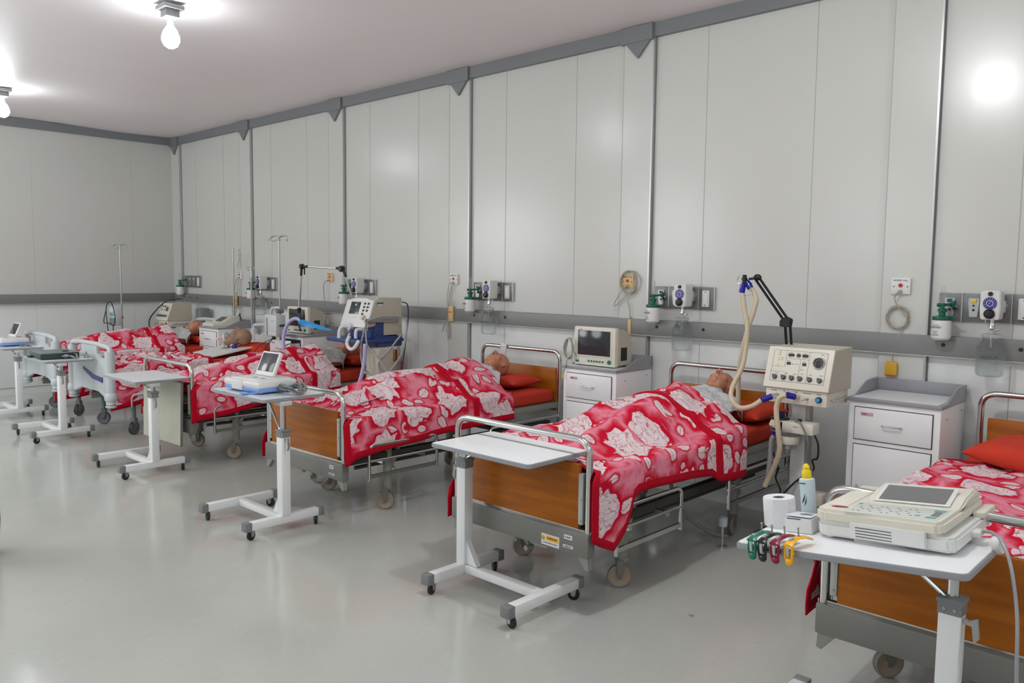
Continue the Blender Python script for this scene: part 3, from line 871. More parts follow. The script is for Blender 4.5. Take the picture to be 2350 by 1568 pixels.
sticker(bed4, (.358, -.0292, .378), (.05, .022), txt='B12', tsz=.012); sticker(bed4, (.358, -.0292, .332), (.062, .013), txt='TCARE', tsz=.012, tm='text_red')
sticker(bed3, (.36, -.0292, .375), (.045, .022), txt='B11', tsz=.012); sticker(bed3, (.362, -.0292, .328), (.06, .013), txt='TCARE', tsz=.012)
mb = MB(); mb.b2((-.02 - .06, .16, .20), (.06, .30, .29), bev=.006); obj('motor_box', mb, 'off_white', bed4)

for k in (2, 3, 4, 5):
    mattress(BX[k], {2: 'rust red mattress behind the blue tray ventilator', 3: 'rust red mattress beside the cabinet with the cream monitor',
                     4: 'rust red mattress beside the cream dial-panel ventilator', 5: 'rust red mattress at the right edge of the photo'}[k], k)

# modern plastic-ended beds
def modern_bed(label):
    t = thing('electric_bed', label, 'bed')
    def board(z1, w=.5):
        mb = MB()
        mb.tube(arc_path([(-w - .01, 0, z1 - .10), (-w - .01, 0, z1 - .01), (-.25, 0, z1 + .006), (.25, 0, z1 + .006), (w + .01, 0, z1 - .01), (w + .01, 0, z1 - .10)], .05, 6), .024, 12, 1)
        for s in (-1, 1): mb.cyl((s * w, 0, .33), (s * w, 0, z1 - .04), .046, n=22, bev=.01)
        mb.prism([(-w, z1 - .105), (-.32, z1 - .125), (-.25, z1 - .085), (.25, z1 - .085), (.32, z1 - .125), (w, z1 - .105), (w, .36), (.22, .44), (-.22, .44), (-w, .36)], .036, 'xz', -.018, bev=.008)
        mb.prism([(-.21, z1 - .10), (-.21, z1 + .0), (.21, z1 + .0), (.21, z1 - .10)], .028, 'xz', -.014, bev=.006)
        return mb
    f = obj('footboard', board(.90), 'plastic_grey', t)
    h = obj('headboard', board(.99, .46), 'plastic_grey', t); h.location = (0, 2.05, 0)
    for s in (-1, 1):
        mb = MB(); mb.lathe([(.05, .0), (.058, .012), (.06, .04), (.052, .075), (.047, .08)], (s * .5, 0, .375), 24); mb.lathe([(0, -.03), (.035, -.03), (.05, -.02), (.05, 0.0)], (s * .5, 0, .335), 24)
        obj('bumper', mb, 'plastic_grey', t)
    mb = MB(); mb.b2((-.42, .03, .50), (.42, 2.02, .578), bev=.01)
    for s in (-1, 1): mb.b2((s * .36, .1, .30), (s * .30, 1.95, .36))
    mb.b2((-.30, .22, .26), (.30, .32, .36), bev=.01); mb.b2((-.30, 1.65, .26), (.30, 1.75, .36), bev=.01)
    for y in (.5, 1.5): mb.box((0, y, .43), (.2, .06, .22), rot=(.5, 0, 0))
    obj('frame', mb, 'bed_light', t)
    for i, (x, y) in enumerate(((.395, .25), (-.395, .25), (.395, 1.7), (-.395, 1.7))):
        mb = MB(); mb.cyl((x, y, .14), (x, y, .36), .022, n=14); mb.b2((x - .04, y - .03, .30), (x + .04, y + .03, .36), bev=.008); obj('leg', mb, 'plastic_shade', t)
        wheel_parts(t, x, y, .066, ['wheel_grey', 'black_rubber'], 'wheel_grey', w=.034, ang=(.5, -.6, .2, .1)[i], top=.17)
    for s in (-1, 1):
        mb = MB(); mb.tube(arc_path([(s * .52, .18, .30), (s * .52, .18, .42), (s * .52, .8, .42), (s * .52, .8, .30)], .05, 5), .014, 10, 1); mb.b2((s * .42, .3, .40), (s * .52, .34, .43)); mb.b2((s * .42, .68, .40), (s * .52, .72, .43)); obj('side_rail', mb, 'plastic_grey', t)
    return t
bed1 = modern_bed('grey plastic-ended bed under the manikin head trainer, second bed from left'); bed1.location = (BX[1], FY - .03, 0)
bed0 = dup(bed1, (BX[0] + .16, FY - .04, 0), label='grey plastic-ended bed in the far corner, leftmost bed')
mb = MB(); mb.prism([(-.16, .66), (.12, .60), (.36, .59), (.36, .54), (.1, .56), (-.14, .63)], .003, 'xz', -.026); obj('ribbon', mb, 'gauge_blue', bed1)
mattress(BX[0] + .1, 'rust red mattress under the dark-haired manikin in the far corner', 10); mattress(BX[1], 'rust red mattress under the intubation head board', 11)

# ------------------------------------------------------------------ manikins, gowns, pillows, blankets
FOLD = 1.12
def patient(k, dx, yh, zh, me, label, gown, rotz=0.0, gseed=1, roll=0.0):
    o = bpy.data.objects.new('training_manikin', me); COL.objects.link(o)
    o.location = (BX[k] + dx, FY + yh, zh); o.rotation_euler = (0, roll, rotz); tag(o, label, 'manikin', None)
    gb = obj('gown', gown_mesh(gseed), gown, o, angle=60)
    gb.modifiers.new('t', 'SOLIDIFY').thickness = .003
    return o
patient(4, .05, 1.98, .90, me_plain, 'bald training manikin in printed gown under the corrugated ventilator tubes', 'gown', 0, 3)
patient(3, .02, 1.86, .885, me_plain.copy(), 'bald training manikin covered to the chin, left of the cabinet with the monitor', 'gown_plain', 0, 5)
patient(2, .03, 1.87, .865, me_brow, 'training manikin with dark brows lying under the blue ventilator tray', 'gown_dense', 0, 8)
patient(0, .08, 1.84, .885, me_hair, 'black-haired training manikin in plain white gown in the far corner', 'gown_plain', 0, 11)

def pillow(loc, rot, label, seed=0, dent=None, w=.6, d=.38, h=.13):
    o = obj('pillow', pillow_mb(w, d, h, seed, dent), 'sheet', angle=60); o.location = loc; o.rotation_euler = rot; tag(o, label, 'pillow'); return o
pillow((BX[4] + .17, FY + 1.95, MZ + .003), (.04, 0, -.1), 'rust red pillow under the manikin with the corrugated tubes', 1, .03)
pillow((BX[3] + .06, FY + 1.88, MZ + .003), (0, 0, .05), 'rust red pillow under the manikin beside the monitor cabinet', 2, .035, w=.58)
pillow((BX[2] + .06, FY + 1.87, MZ + .003), (0, 0, 0), 'rust red pillow behind the hanging lilac hose of the ventilator', 3, .035)
pillow((BX[0] + .15, FY + 1.86, MZ + .003), (0, 0, 0), 'rust red pillow under the black-haired manikin', 4, .035)
pillow((BX[5] - .02, FY + 1.62, MZ + .01), (.06, .05, -.2), 'plump rust red pillow on the empty bed at the right edge', 5, w=.66, d=.42, h=.16)
pillow((BX[1] + .22, FY + 1.66, MZ + .01), (.14, 0, .35), 'rust red pillow behind the head trainer board', 6, w=.52, d=.34, h=.13)

def bl(k, hc, y0, y1, hemR, hemL, label, fold=FOLD, seed=0, dx=0.0, hw=.47, **kw):
    fld = drape_field(hc, y0 - .1, y1 + .1) if hc else (lambda x, y: 0.0)
    dy = kw.pop('dy', 0.0)
    return add_blanket(BX[k] + dx, FY + dy, blanket_mb(y0 - .02, y1, hw, fld, hemR, hemL, fold, seed, **kw), label)
bl(4, (.05, 1.98, .90), .045, 1.47, [(0, .36), (.08, .31), (.16, .265), (.23, .36), (.29, .50), (.33, .52), (.835, .50), (1.1, .465), (1.13, .43), (1.5, .40)], [(0, .25), (1.5, .40)], 'rose-patterned crimson blanket on the manikin nearest the cream dial ventilator', seed=4, uvo=(.1, .25))
bl(3, (.02, 1.86, .885), .045, 1.54, [(0, .38), (.04, .355), (.1, .40), (.5, .435), (.93, .465), (1.54, .48)], [(0, .26), (1.5, .40)], 'rose-patterned crimson blanket behind the blue and white recorder, with a pink paper on it', seed=13, uvo=(2.3, .8), sag=.015)
bl(2, (.03, 1.87, .865), .045, 1.42, [(0, .34), (.06, .355), (.64, .44), (1.5, .487)], [(0, .3), (1.5, .45)], 'rose-patterned crimson blanket behind the cream board, below the white suction hose', seed=22, uvo=(4.1, 1.7), sag=.015)
bl(0, (.0, 1.84, .885), .03, 1.42, [(0, .15), (.37, .195), (.6, .24), (1.0, .3), (1.56, .42)], [(0, .3), (1.5, .45)], 'rose-patterned crimson blanket on the black-haired manikin in the far corner', seed=31, uvo=(6.2, .4), dx=.08, hw=.48)
bl(1, None, .03, 1.0, [(0, .236), (.29, .289), (1.0, .45)], [(0, .4), (1.0, .5)], 'flat rumpled rose-patterned blanket folded down below the head trainer', seed=44, uvo=(8.2, .9), fold=None, wr=.02, base=.03, ridge=1.0, hw=.48)
bl(5, None, .045, 1.58, [(0, .3), (1.5, .4)], [(0, .31), (.4, .33), (1.58, .45)], 'flat rose-patterned crimson blanket on the empty bed at the right', seed=57, uvo=(10.3, 1.3), fold=None, wr=.012, base=.02)
# loose papers
mb = MB()
def f(b):
    vs = [[b.verts.new((x * .29, y * .2, .004 * math.sin(x * 5 + y * 2))) for x in [i / 8 for i in range(9)]] for y in [0, .25, .5, .75, 1]]
    for a in range(4):
        for c in range(8): b.faces.new([vs[a][c], vs[a][c + 1], vs[a + 1][c + 1], vs[a + 1][c]])
mb._add(f); o = obj('paper_sheet', mb, 'pink_paper'); o.location = (6.98, -1.98, .752); o.rotation_euler = (.13, .02, -.06); tag(o, 'pinkish paper sheet lying on the rose blanket behind the recorder', 'paper')

# cream board leaning at foot of bed 2
t = thing('leaning_board', 'stained cream board leaning on the foot of the third bed', 'board', (5.05, -2.40, .2), (-.03, 0, .03))
mb = MB(); mb.b2((-.38, -.008, 0), (.30, .008, .525)); obj('panel', mb, 'cream_dirty', t)
mb = MB(); mb.b2((-.384, -.010, -.004), (.304, .010, .004)); mb.b2((.298, -.010, 0), (.304, .010, .527)); mb.b2((-.384, -.010, .521), (.304, .010, .529)); obj('edge_strip', mb, 'bed_grey', t)
# plastic urinal jar hanging below bed 3
t = thing('urine_jar', 'clear plastic jar with wire hanger under the bed behind the recorder table', 'jar', (6.86, -2.06, .12))
mb = MB(); mb.lathe([(0, 0), (.04, 0), (.055, .02), (.055, .1), (.05, .13), (.04, .135)], n=20); obj('body', mb, 'clear_plastic', t)
mb = MB(); mb.tube([(-.075, 0, .20), (-.07, 0, .08), (-.03, 0, -.01), (.04, 0, .0), (.08, 0, .08), (.085, 0, .20)], .004, 8, 6); obj('hanger', mb, 'hose_clear', t)

# ================================================================== OVERBED TABLES
def table(label, xr, z, y0=-2.83, side=1, w=.68, d=.45, legs=None, tilt=0.0, strip=False, oy=.07, ox=.03):
    """xr = x of the column bar; the top reaches over from it; side=+1: column on the right bar"""
    s = side; t = thing('overbed_table', label, 'table', (xr, y0 + .25, 0))
    W = .565
    for i, x in enumerate((0, -s * W)):
        mb = MB(); mb.b2((x - .026, -.25, .062), (x + .026, .24, .112), bev=.004); obj('base_bar', mb, 'table_white', t)
        for yy in (-.262, .252):
            mb = MB(); mb.b2((x - .029, yy - .022, .059), (x + .029, yy + .022, .115), bev=.004); obj('end_cap', mb, 'cap_grey', t)
        for j, yy in enumerate((-.235, .225)):
            c = obj('caster', (lambda m: (m.prism([(-.014, .06), (.014, .06), (.02, .05), (.008, .022), (-.008, .022)], .034, 'yz', -.017, bev=.002), m)[1])(MB()), 'steel', t)
            c.location = (x, yy, 0); c.rotation_euler = (0, 0, .3 + 1.1 * i + .7 * j)
            m2 = MB(); m2.lathe([(0, -.011), (.022, -.011), (.03, -.007), (.03, .007), (.022, .011), (0, .011)], (0, 0, .03), 20, (1, 0, 0)); obj('wheel', m2, 'black_rubber', c)
    mb = MB(); mb.b2((min(0, -s * W) + .026, -.03, .066), (max(0, -s * W) - .026, .02, .108), bev=.003); obj('cross_bar', mb, 'table_white', t)
    zt = z - .02; zc = .645 if z > .84 else .662
    mb = MB(); mb.b2((-.032, -.035, .11), (.032, .025, zc), bev=.004)
    mb.prism([(-s * .03, .112), (-s * .11, .112), (-s * .03, .24)], .03, 'xz', -.02); obj('column', mb, 'table_white', t)
    mb = MB(); mb.b2((-.038, -.041, zc), (.038, .031, zc + .014), bev=.002); mb.b2((-.034, -.0375, zc - .035), (.034, -.0345, zc)); mb.b2((.0325, -.03, zc - .035), (.0345, .025, zc))
    obj('collar', mb, 'cap_grey', t)
    mb = MB()
    for q in (-.015, .015): mb.cyl((q, -.040, zc - .018), (q, -.0365, zc - .018), .005, n=10)
    obj('bolt', mb, 'steel', t)
    mb = MB(); mb.cyl((0, -.005, zc), (0, -.005, zt - .02), .018, n=18); obj('post', mb, 'chrome', t)
    mb = MB(); mb.tube([(-s * .02, -.01, zc + .01), (-s * .045, -.01, zc + .03), (-s * .16, -.01, zt - .025), (-s * .18, -.01, zt - .02)], .008, 8, 4); obj('brace', mb, 'chrome', t)
    mb = MB(); mb.b2((-.04, -.04, zt - .03), (.04, .04, zt - .001), bev=.004); mb.b2((min(-s * .3, 0), -.015, zt - .018), (max(-s * .3, 0), .015, zt - .001)); obj('bracket', mb, 'white_paint', t)
    mb = MB(); mb.prism([(s * .034, zc - .04), (s * .05, zc - .045), (s * .075, zc - .03), (s * .082, zc - .09), (s * .066, zc - .115), (s * .058, zc - .06), (s * .034, zc - .058)], .012, 'xz', -.02, bev=.002); obj('lever', mb, 'steel', t)
    tp = obj('tabletop', (lambda m: (m.prism(rrect(w, d, .025, 5), .02, 'xy', -.02, bev=.003), m)[1])(MB()), 'edge_grey', t)
    tp.location = (s * ox - s * w / 2, oy, z); tp.rotation_euler = (0, -tilt, 0)
    if tilt: tp.location = (s * ox - s * w / 2 * math.cos(tilt), oy, z - w / 2 * math.sin(tilt))
    mb = MB(); mb.prism(rrect(w - .014, d - .014, .02, 5), .0015, 'xy', 0.0); obj('laminate', mb, 'laminate', tp)
    if strip:
        mb = MB(); mb.b2((-w / 2 + .01, d / 2 - .125, .0016), (w / 2 - .01, d / 2 - .112, .0028)); obj('groove', mb, 'edge_grey', tp)
    return t
def rrect(w, d, r, k=4):
    out = []
    for cx, cy, a0 in ((w / 2 - r, d / 2 - r, 0), (-w / 2 + r, d / 2 - r, 90), (-w / 2 + r, -d / 2 + r, 180), (w / 2 - r, -d / 2 + r, 270)):
        for i in range(k + 1):
            a = math.radians(a0 + 90 * i / k); out.append((cx + r * math.cos(a), cy + r * math.sin(a)))
    return out
TILT = math.atan2(.818 - .745, 11.228 - 10.55)
table('empty grey-edged overbed table in front of the bed with the yellow sticker', 8.755, .783, -2.655, side=-1, strip=True, oy=0.0)
table('overbed table carrying the blue and white recorder with grey cable bundle', 7.342, .86, -2.885)
table('bare overbed table in front of the leaning cream board', 5.345, .765, -2.855)
table('overbed table carrying the flat dark green device', 3.43, .769, -2.92)
table('overbed table cut by the left edge of the photo, with a small recorder', 1.85, .773, -2.85)
table('overbed table in the right foreground with paper roll, gel bottle and large recorder', 11.150, .818, -2.86, w=.72, d=.43, tilt=TILT, oy=.01, ox=.085)

# ================================================================== CABINETS
def cabinet(label, loc, drawer_out=0.0):
    """bedside cabinet 0.50 wide, 0.47 deep; origin at floor, front-left"""
    t = thing('bedside_cabinet', label, 'cabinet', loc)
    W, D, H = .50, .47, .925
    mb = MB(); mb.b2((0, .008, .06), (W, D, H), bev=.003)
    for x in (.03, W - .03):
        for y in (.05, D - .05): mb.cyl((x, y, 0), (x, y, .06), .018, n=12)
    for (y, z) in ((.12, .86), (.40, .88)): mb.cyl((W - .001, y, z), (W + .002, y, z), .004, n=8, mi=1)
    obj('body', mb, ['cab_white', 'gap'], t)
    tp = MB(); tp.b2((-.006, -.004, H), (W + .006, D, H + .022), bev=.003)
    tp.b2((-.006, D - .018, H + .02), (W + .006, D, H + .098), bev=.002)
    for x in (-.006, W - .008): tp.prism([(.10, H + .02), (.20, H + .06), (.28, H + .09), (.34, H + .098), (D, H + .098), (D, H + .02)], .014, 'yz', x, bev=.001)
    obj('top', tp, 'cab_top', t)
    mb = MB(); mb.b2((.02, .02, H + .0215), (W - .02, D - .03, H + .0235)); obj('top_inlay', mb, 'laminate', t)
    mb = MB(); mb.b2((.036, .004, .700), (W - .036, .0085, .895)); mb.b2((.036, .004, .09), (W - .036, .0085, .675)); obj('shadow_gap', mb, 'gap', t)
    dr = MB(); dr.b2((.040, -.002, .704), (W - .040, .010, .891), bev=.003)
    if drawer_out: dr.b2((.05, .0, .72), (W - .05, .30, .735)); dr.b2((.05, 0, .72), (.058, .3, .86)); dr.b2((W - .058, 0, .72), (W - .05, .3, .86))
    d = obj('drawer', dr, 'cab_white', t); d.location = (0, -drawer_out, 0)
    mb = MB(); mb.tube(arc_path([(.20, 0, .80), (.20, -.026, .80), (.30, -.026, .80), (.30, 0, .80)], .010, 4), .005, 10, 1); obj('handle', mb, 'chrome', d)
    st = MB(); st.b2((.075, -.0035, .845), (.145, -.002, .865)); s_ = obj('sticker', st, 'pink_paper', d)
    obj('print_line', bars_mb(.03, .007, face_y((.096, -.0036, .855)), 4), 'text_red', s_)
    mb = MB(); mb.b2((.040, -.002, .094), (W - .040, .010, .671), bev=.003); dd = obj('door', mb, 'cab_white', t)
    mb = MB(); mb.tube(arc_path([(.07, 0, .34), (.07, -.026, .34), (.07, -.026, .43), (.07, 0, .43)], .010, 4), .005, 10, 1); obj('handle', mb, 'chrome', dd)
    for z in (.16, .585): mb = MB(); mb.cyl((W - .038, -.006, z - .03), (W - .038, -.006, z + .03), .0055, n=10); obj('hinge', mb, 'alu', dd)
    return t
cabA = cabinet('white bedside cabinet with empty tray top under the yellow pull-cord, nearest cabinet', (10.02, -.50, 0))
dup(cabA, (7.835, -.50, 0), label='white bedside cabinet carrying the cream monitor with coiled cable')
cabinet('white bedside cabinet with pulled-out drawer, behind the blue strip', (3.66, -.50, 0), .12)
dup(cabA, (1.98, -.62, 0), label='white bedside cabinet with a fax-like recorder on top, farthest cabinet')

# ================================================================== WALL SERVICES
def services(n, reg=True, green=True):
    x0 = col_r(n) + .055; nm = {0: 'far corner', 1: 'second bay', 2: 'third bay behind the jointed chrome arm', 3: 'fourth bay above the bald manikin', 4: 'fifth bay, left of the black spring arm', 5: 'nearest bay at the right edge'}[n]
    t = thing('gas_outlet_panel', 'grey four-module gas outlet panel on the wall, ' + nm, 'outlet panel', (x0, 0, 1.478))
    for k in range(4):
        a = k * .128
        mb = MB(); mb.b2((a, -.016, -.083), (a + .122, 0, .083), bev=.002); pl = obj('module', mb, 'plate', t)
        mb = MB(); mb.b2((a + .122, -.019, -.085), (a + .128, 0, .085)); obj('divider', mb, 'alu', pl)
        if k < 3:
            mb = MB(); mb.prism([(a + .034, .055), (a + .088, .055), (a + .09, .03), (a + .082, -.055), (a + .04, -.055), (a + .032, .03)], .012, 'xz', -.028, bev=.002); o = obj('outlet', mb, 'alu', pl)
            mb = MB(); mb.b2((a + .047, -.034, .03), (a + .075, -.028, .05), bev=.002); obj('release_tab', mb, ('green', 'yellow', 'off_white')[k], o)
            mb = MB(); mb.cyl((a + .061, -.0305, .012), (a + .061, -.027, .012), .006, n=12); mb.cyl((a + .061, -.0305, -.014), (a + .061, -.027, -.014), .007, n=12); obj('port', mb, 'gap', o)
        else:
            mb = MB(); mb.b2((a + .030, -.030, -.06), (a + .088, -.016, .06), bev=.004); mb.b2((a + .040, -.035, -.06), (a + .078, -.03, .06), bev=.002); mb.cyl((a + .059, -.037, .048), (a + .059, -.035, .048), .004, n=8, mi=1); mb.cyl((a + .059, -.037, -.048), (a + .059, -.035, -.048), .004, n=8, mi=1); obj('terminal_block', mb, ['off_white', 'gap'], pl)
    if green:
        h = thing('oxygen_humidifier', 'green-topped white humidifier on the wall, ' + nm, 'humidifier', (col_r(n) + .10, -.105, 1.285))
        mb = MB(); mb.lathe([(0, 0), (.040, 0), (.052, .012), (.054, .03), (.052, .10), (.050, .112), (.044, .12)], n=28); b = obj('bottle', mb, 'off_white', h)
        obj('lettering', text_mb('HUMIDIFIER', .0145, Matrix.Translation((-.02, -.0535, .075)) @ Matrix.Rotation(-.35, 4, 'Z') @ Matrix.Rotation(PI / 2, 4, 'X')), 'text_dark', b)
        mb = MB()
        for z in (.088, .052, .040, .030): mb.box((-.02, -.0535, z), (.05 if z > .08 or z < .035 else .03, .001, .002), rot=(0, 0, -.35))
        obj('label_rule', mb, 'text_dark', b)
        mb = MB(); mb.lathe([(0, .118), (.052, .118), (.054, .124), (.052, .138), (.03, .142), (0, .142)], n=28); mb.cyl((.04, 0, .132), (.085, -.01, .134), .006, .004, n=10); obj('lid', mb, 'green', h)
        mb = MB(); mb.cyl((0, 0, .14), (0, 0, .165), .018, n=16, bev=.002); mb.cyl((0, 0, .165), (0, 0, .185), .026, n=8, bev=.003); mb.cyl((0, 0, .185), (0, 0, .215), .012, n=14); mb.cyl((-.028, -.012, .205), (0, 0, .205), .011, n=14, bev=.003); mb.cyl((0, 0, .205), (.035, .06, .212), .008, n=12); mb.b2((.025, .055, .195), (.048, .078, .232), bev=.004); obj('valve', mb, 'green', h)
        mb = MB(); mb.cyl((0, 0, .215), (0, 0, .318), .0125, .010, n=16); obj('flow_tube', mb, 'glass', h)
        mb = MB(); mb.cyl((.05, .06, .185), (.05, .085, .2), .014, n=12); obj('coupling', mb, 'chrome', h)
    if reg:
        r = thing('suction_regulator', 'white suction regulator with blue dial, ' + nm, 'regulator', (col_r(n) + .355, -.13, 1.495))
        mb = MB(); mb.prism([(-.045, -.078), (.045, -.078), (.052, -.02), (.05, .078), (.042, .085), (-.042, .085), (-.05, .078), (-.052, -.02)], .10, 'xz', -.02, bev=.005); obj('housing', mb, 'off_white', r)
        mb = MB(); mb.cyl((0, -.0262, .015), (0, -.019, .015), .034, n=28); g_ = obj('dial', mb, 'gauge_blue', r)
        mb = MB()
        for i in range(11):
            a = math.radians(-45 + 27 * i); mb.box((.027 * math.cos(a), -.0268, .015 + .027 * math.sin(a)), (.006, .001, .002), rot=(0, -a, 0))
        mb.lathe([(.015, 0), (.018, 0), (.018, .0012), (.015, .0012)], (0, -.0268, .015), 22, (0, -1, 0)); mb.box((.0, -.0272, .018), (.002, .001, .022), rot=(0, .5, 0)); obj('scale', mb, 'off_white', g_)
        mb = MB(); mb.lathe([(0, .024), (.02, .022), (.027, .014), (.028, 0)], (.0, -.02, -.045), 24, (0, -1, 0)); obj('knob', mb, 'black', r)
        mb = MB(); mb.lathe([(0, .014), (.011, .012), (.013, 0)], (.0, -.02, .068), 18, (0, -1, 0)); obj('switch', mb, 'black', r)
        mb = MB(); mb.cyl((.045, .085, .0), (.045, .125, .0), .02, n=16); mb.b2((.025, .07, -.04), (.06, .115, .03), bev=.006); obj('coupling', mb, 'alu', r)
        j = thing('suction_jar', 'clear glass suction jar hanging below the regulator, ' + nm, 'jar', (col_r(n) + .365, -.12, 1.095))
        mb = MB(); mb.lathe([(0, .004), (.055, .0), (.068, .008), (.072, .03), (.074, .13), (.070, .165), (.052, .195), (.044, .205), (.044, .225)], n=32)
        mb.lathe([(.041, .225), (.041, .203), (.05, .19), (.067, .162), (.071, .13), (.069, .03), (.062, .01), (0, .009)], n=32); mb.lathe([(.041, .225), (.044, .225)], n=32); jb = obj('body', mb, 'glass', j)
        mb = MB(); mb.lathe([(0, .222), (.049, .222), (.051, .228), (.049, .240), (.02, .245), (0, .245)], n=28); obj('lid', mb, 'clear_plastic', j)
        mb = MB(); mb.cyl((0, 0, .245), (0, 0, .275), .009, n=12); mb.lathe([(.008, .262), (.015, .27), (.015, .30), (.008, .31)], n=16); mb.cyl((0, 0, .30), (0, 0, .325), .011, n=14); mb.cyl((0, 0, .255), (.04, 0, .268), .005, n=10); mb.cyl((0, 0, .16), (0, 0, .225), .005, n=10); obj('stem', mb, 'chrome', j)
        mb = MB()
        for i in range(6): mb.box((.045, -.0552, .04 + .018 * i), (.014, .0008, .0015), rot=(0, 0, .68))
        obj('scale', mb, 'text_dark', jb)
        lb = obj('lettering', text_mb('MAX. VAC. 760', .012, Matrix.Translation((.012, -.0745, .115)) @ Matrix.Rotation(.16, 4, 'Z') @ Matrix.Rotation(PI / 2, 4, 'X')), 'text_dark', jb)
for n in range(6): services(n, reg=n not in (0,))

def nurse_call(x, z, label, mat='off_white'):
    t = thing('nurse_call_plate', label, 'call plate', (x, 0, z))
    mb = MB(); mb.b2((-.056, -.045, -.05), (.056, -.001, .05), bev=.006); obj('back_box', mb, 'off_white', t)
    mb = MB(); mb.b2((-.056, -.052, -.05), (.056, -.045, .05), bev=.003); f_ = obj('face_plate', mb, mat, t)
    mb = MB(); mb.cyl((0, -.0525, .034), (0, -.052, .034), .001)
    mb = MB(); mb.cyl((0, -.060, .004), (0, -.052, .004), .012, n=20, bev=.002); obj('button', mb, 'red', t)
    mb = MB()
    for s in (-1, 1): mb.cyl((s * .04, -.0535, -.004), (s * .04, -.0515, -.004), .004, n=8)
    obj('screw', mb, 'text_dark', f_)
    obj('lettering', text_mb('NURSE CALL', .0155, face_y((0, -.0528, .034))), 'text_teal', f_)
    mb = MB(); mb.cyl((0, -.068, -.036), (0, -.052, -.034), .011, n=12); obj('jack', mb, 'cord', t)
    return t
def attach(o, t):
    o.parent = t; o.location = -t.location
    for k in ('label', 'category', 'group'):
        if k in o: del o[k]
    return o
def coil(c, r1, r2, n, seed, mat, name, label, cat='cable', rr=.0035, tail=None, flat='xz', group=None):
    rnd = random.Random(seed); pts = []
    for k in range(n * 10):
        a = 2 * PI * k / 10; w = rnd.uniform(-.006, .006); q = (k / (n * 10) - .5) * .02
        x, z = (r1 + w) * math.cos(a), (r2 + w) * math.sin(a)
        if flat == 'xz': pts.append((c[0] + x, c[1] + q + rnd.uniform(-.006, .006), c[2] + z))
        else: pts.append((c[0] + x, c[1] + z, c[2] + abs(q) + rnd.uniform(0, .01)))
    if tail: pts = tail[0] + pts + tail[1]
    mb = MB(); mb.tube(pts, rr, 7, 3)
    o = obj(name, mb, mat, None, None, 60); tag(o, label, cat, group); return o
nc = nurse_call(10.135, 1.597, 'white nurse call plate above the nearest cabinet')
attach(coil((10.125, -.05, 1.405), .062, .068, 5, 1, 'cord', 'cord', 'beige call cord coiled on the wall above the nearest cabinet',
     tail=([(10.135, -.068, 1.56), (10.12, -.075, 1.55), (10.11, -.06, 1.50)], [(10.19, -.05, 1.41), (10.16, -.05, 1.34), (10.11, -.045, 1.22), (10.105, -.05, 1.13)])), nc)
t = thing('call_pendant', 'square yellow call pendant hanging just above the nearest cabinet top', 'pendant', (10.105, -.055, 1.085))
mb = MB(); mb.b2((-.036, -.012, -.043), (.036, .012, .043), bev=.009, mi=0); obj('body', mb, 'amber', t)
mb = MB(); mb.b2((-.034, -.013, -.045), (.034, .013, -.040), bev=.002); obj('button', mb, 'red', t)
nc = nurse_call(8.105, 1.595, 'yellow nurse call plate wrapped in its cord, above the monitor cabinet', 'tan_plastic')
attach(coil((8.125, -.06, 1.59), .078, .085, 6, 2, 'cord', 'cord', 'beige call cord looped around the yellow plate above the monitor',
     tail=([(8.105, -.068, 1.56), (8.05, -.07, 1.50), (7.99, -.06, 1.42), (8.0, -.06, 1.40), (8.09, -.06, 1.47)], [(8.17, -.06, 1.5), (8.12, -.06, 1.46), (8.13, -.05, 1.38), (8.135, -.05, 1.30)])), nc)
def pendant(loc, label, rot=0):
    t = thing('call_pendant', label, 'pendant', loc, (0, rot, 0))
    mb = MB(); mb.b2((-.032, -.013, -.075), (.032, .013, .075), bev=.008); obj('body', mb, 'tan_plastic', t)
    mb = MB(); mb.b2((-.02, -.0165, .012), (.02, -.0125, .02), bev=.001); obj('button', mb, 'red', t)
    mb = MB(); mb.tube([(-.018, 0, .072), (-.012, 0, .10), (0, 0, .118), (.012, 0, .10), (.018, 0, .072)], .003, 7, 4); obj('hook_loop', mb, 'cord', t)
    return t
t = thing('call_pendant', 'slim beige call pendant seen edge-on, hanging above the cream monitor', 'pendant', (8.135, -.04, 1.235))
mb = MB(); mb.b2((-.014, -.02, -.062), (.014, .02, .062), bev=.005); obj('body', mb, 'tan_plastic', t)
mb = MB(); mb.cyl((0, 0, .06), (0, 0, .085), .006, .003, n=10); obj('strain_relief', mb, 'cord', t)
nc = nurse_call(6.09, 1.585, 'white nurse call plate right above the hanging beige pendant, fourth bay')
pendant((6.07, -.06, 1.255), 'beige call pendant with red button hanging left of the humidifier, fourth bay')
mb = MB(); mb.tube([(6.09, -.068, 1.55), (6.05, -.07, 1.54), (6.01, -.06, 1.40), (6.02, -.05, 1.25), (5.98, -.05, 1.16), (5.93, -.05, 1.07), (5.97, -.05, 1.16), (6.02, -.05, 1.0), (6.01, -.05, 1.18), (6.04, -.05, 1.02), (6.03, -.05, 1.18), (6.02, -.05, 1.36), (6.075, -.06, 1.52), (6.075, -.06, 1.36)], .0032, 7, 6)
o = obj('cord', mb, 'cord', None, None, 60); attach(o, nc)
nc = nurse_call(4.03, 1.58, 'yellow nurse call plate under the jointed chrome arm', 'tan_plastic')
mb = MB(); mb.tube([(4.03, -.068, 1.545), (3.95, -.06, 1.53), (3.90, -.05, 1.47), (3.92, -.05, 1.30), (3.96, -.05, 1.15), (3.97, -.08, 1.05), (4.05, -.09, 1.04), (4.12, -.09, 1.07), (4.16, -.09, 1.04), (4.10, -.09, 1.035)], .0036, 8, 6)
o = obj('cord', mb, 'cord_grey', None, None, 60); attach(o, nc)
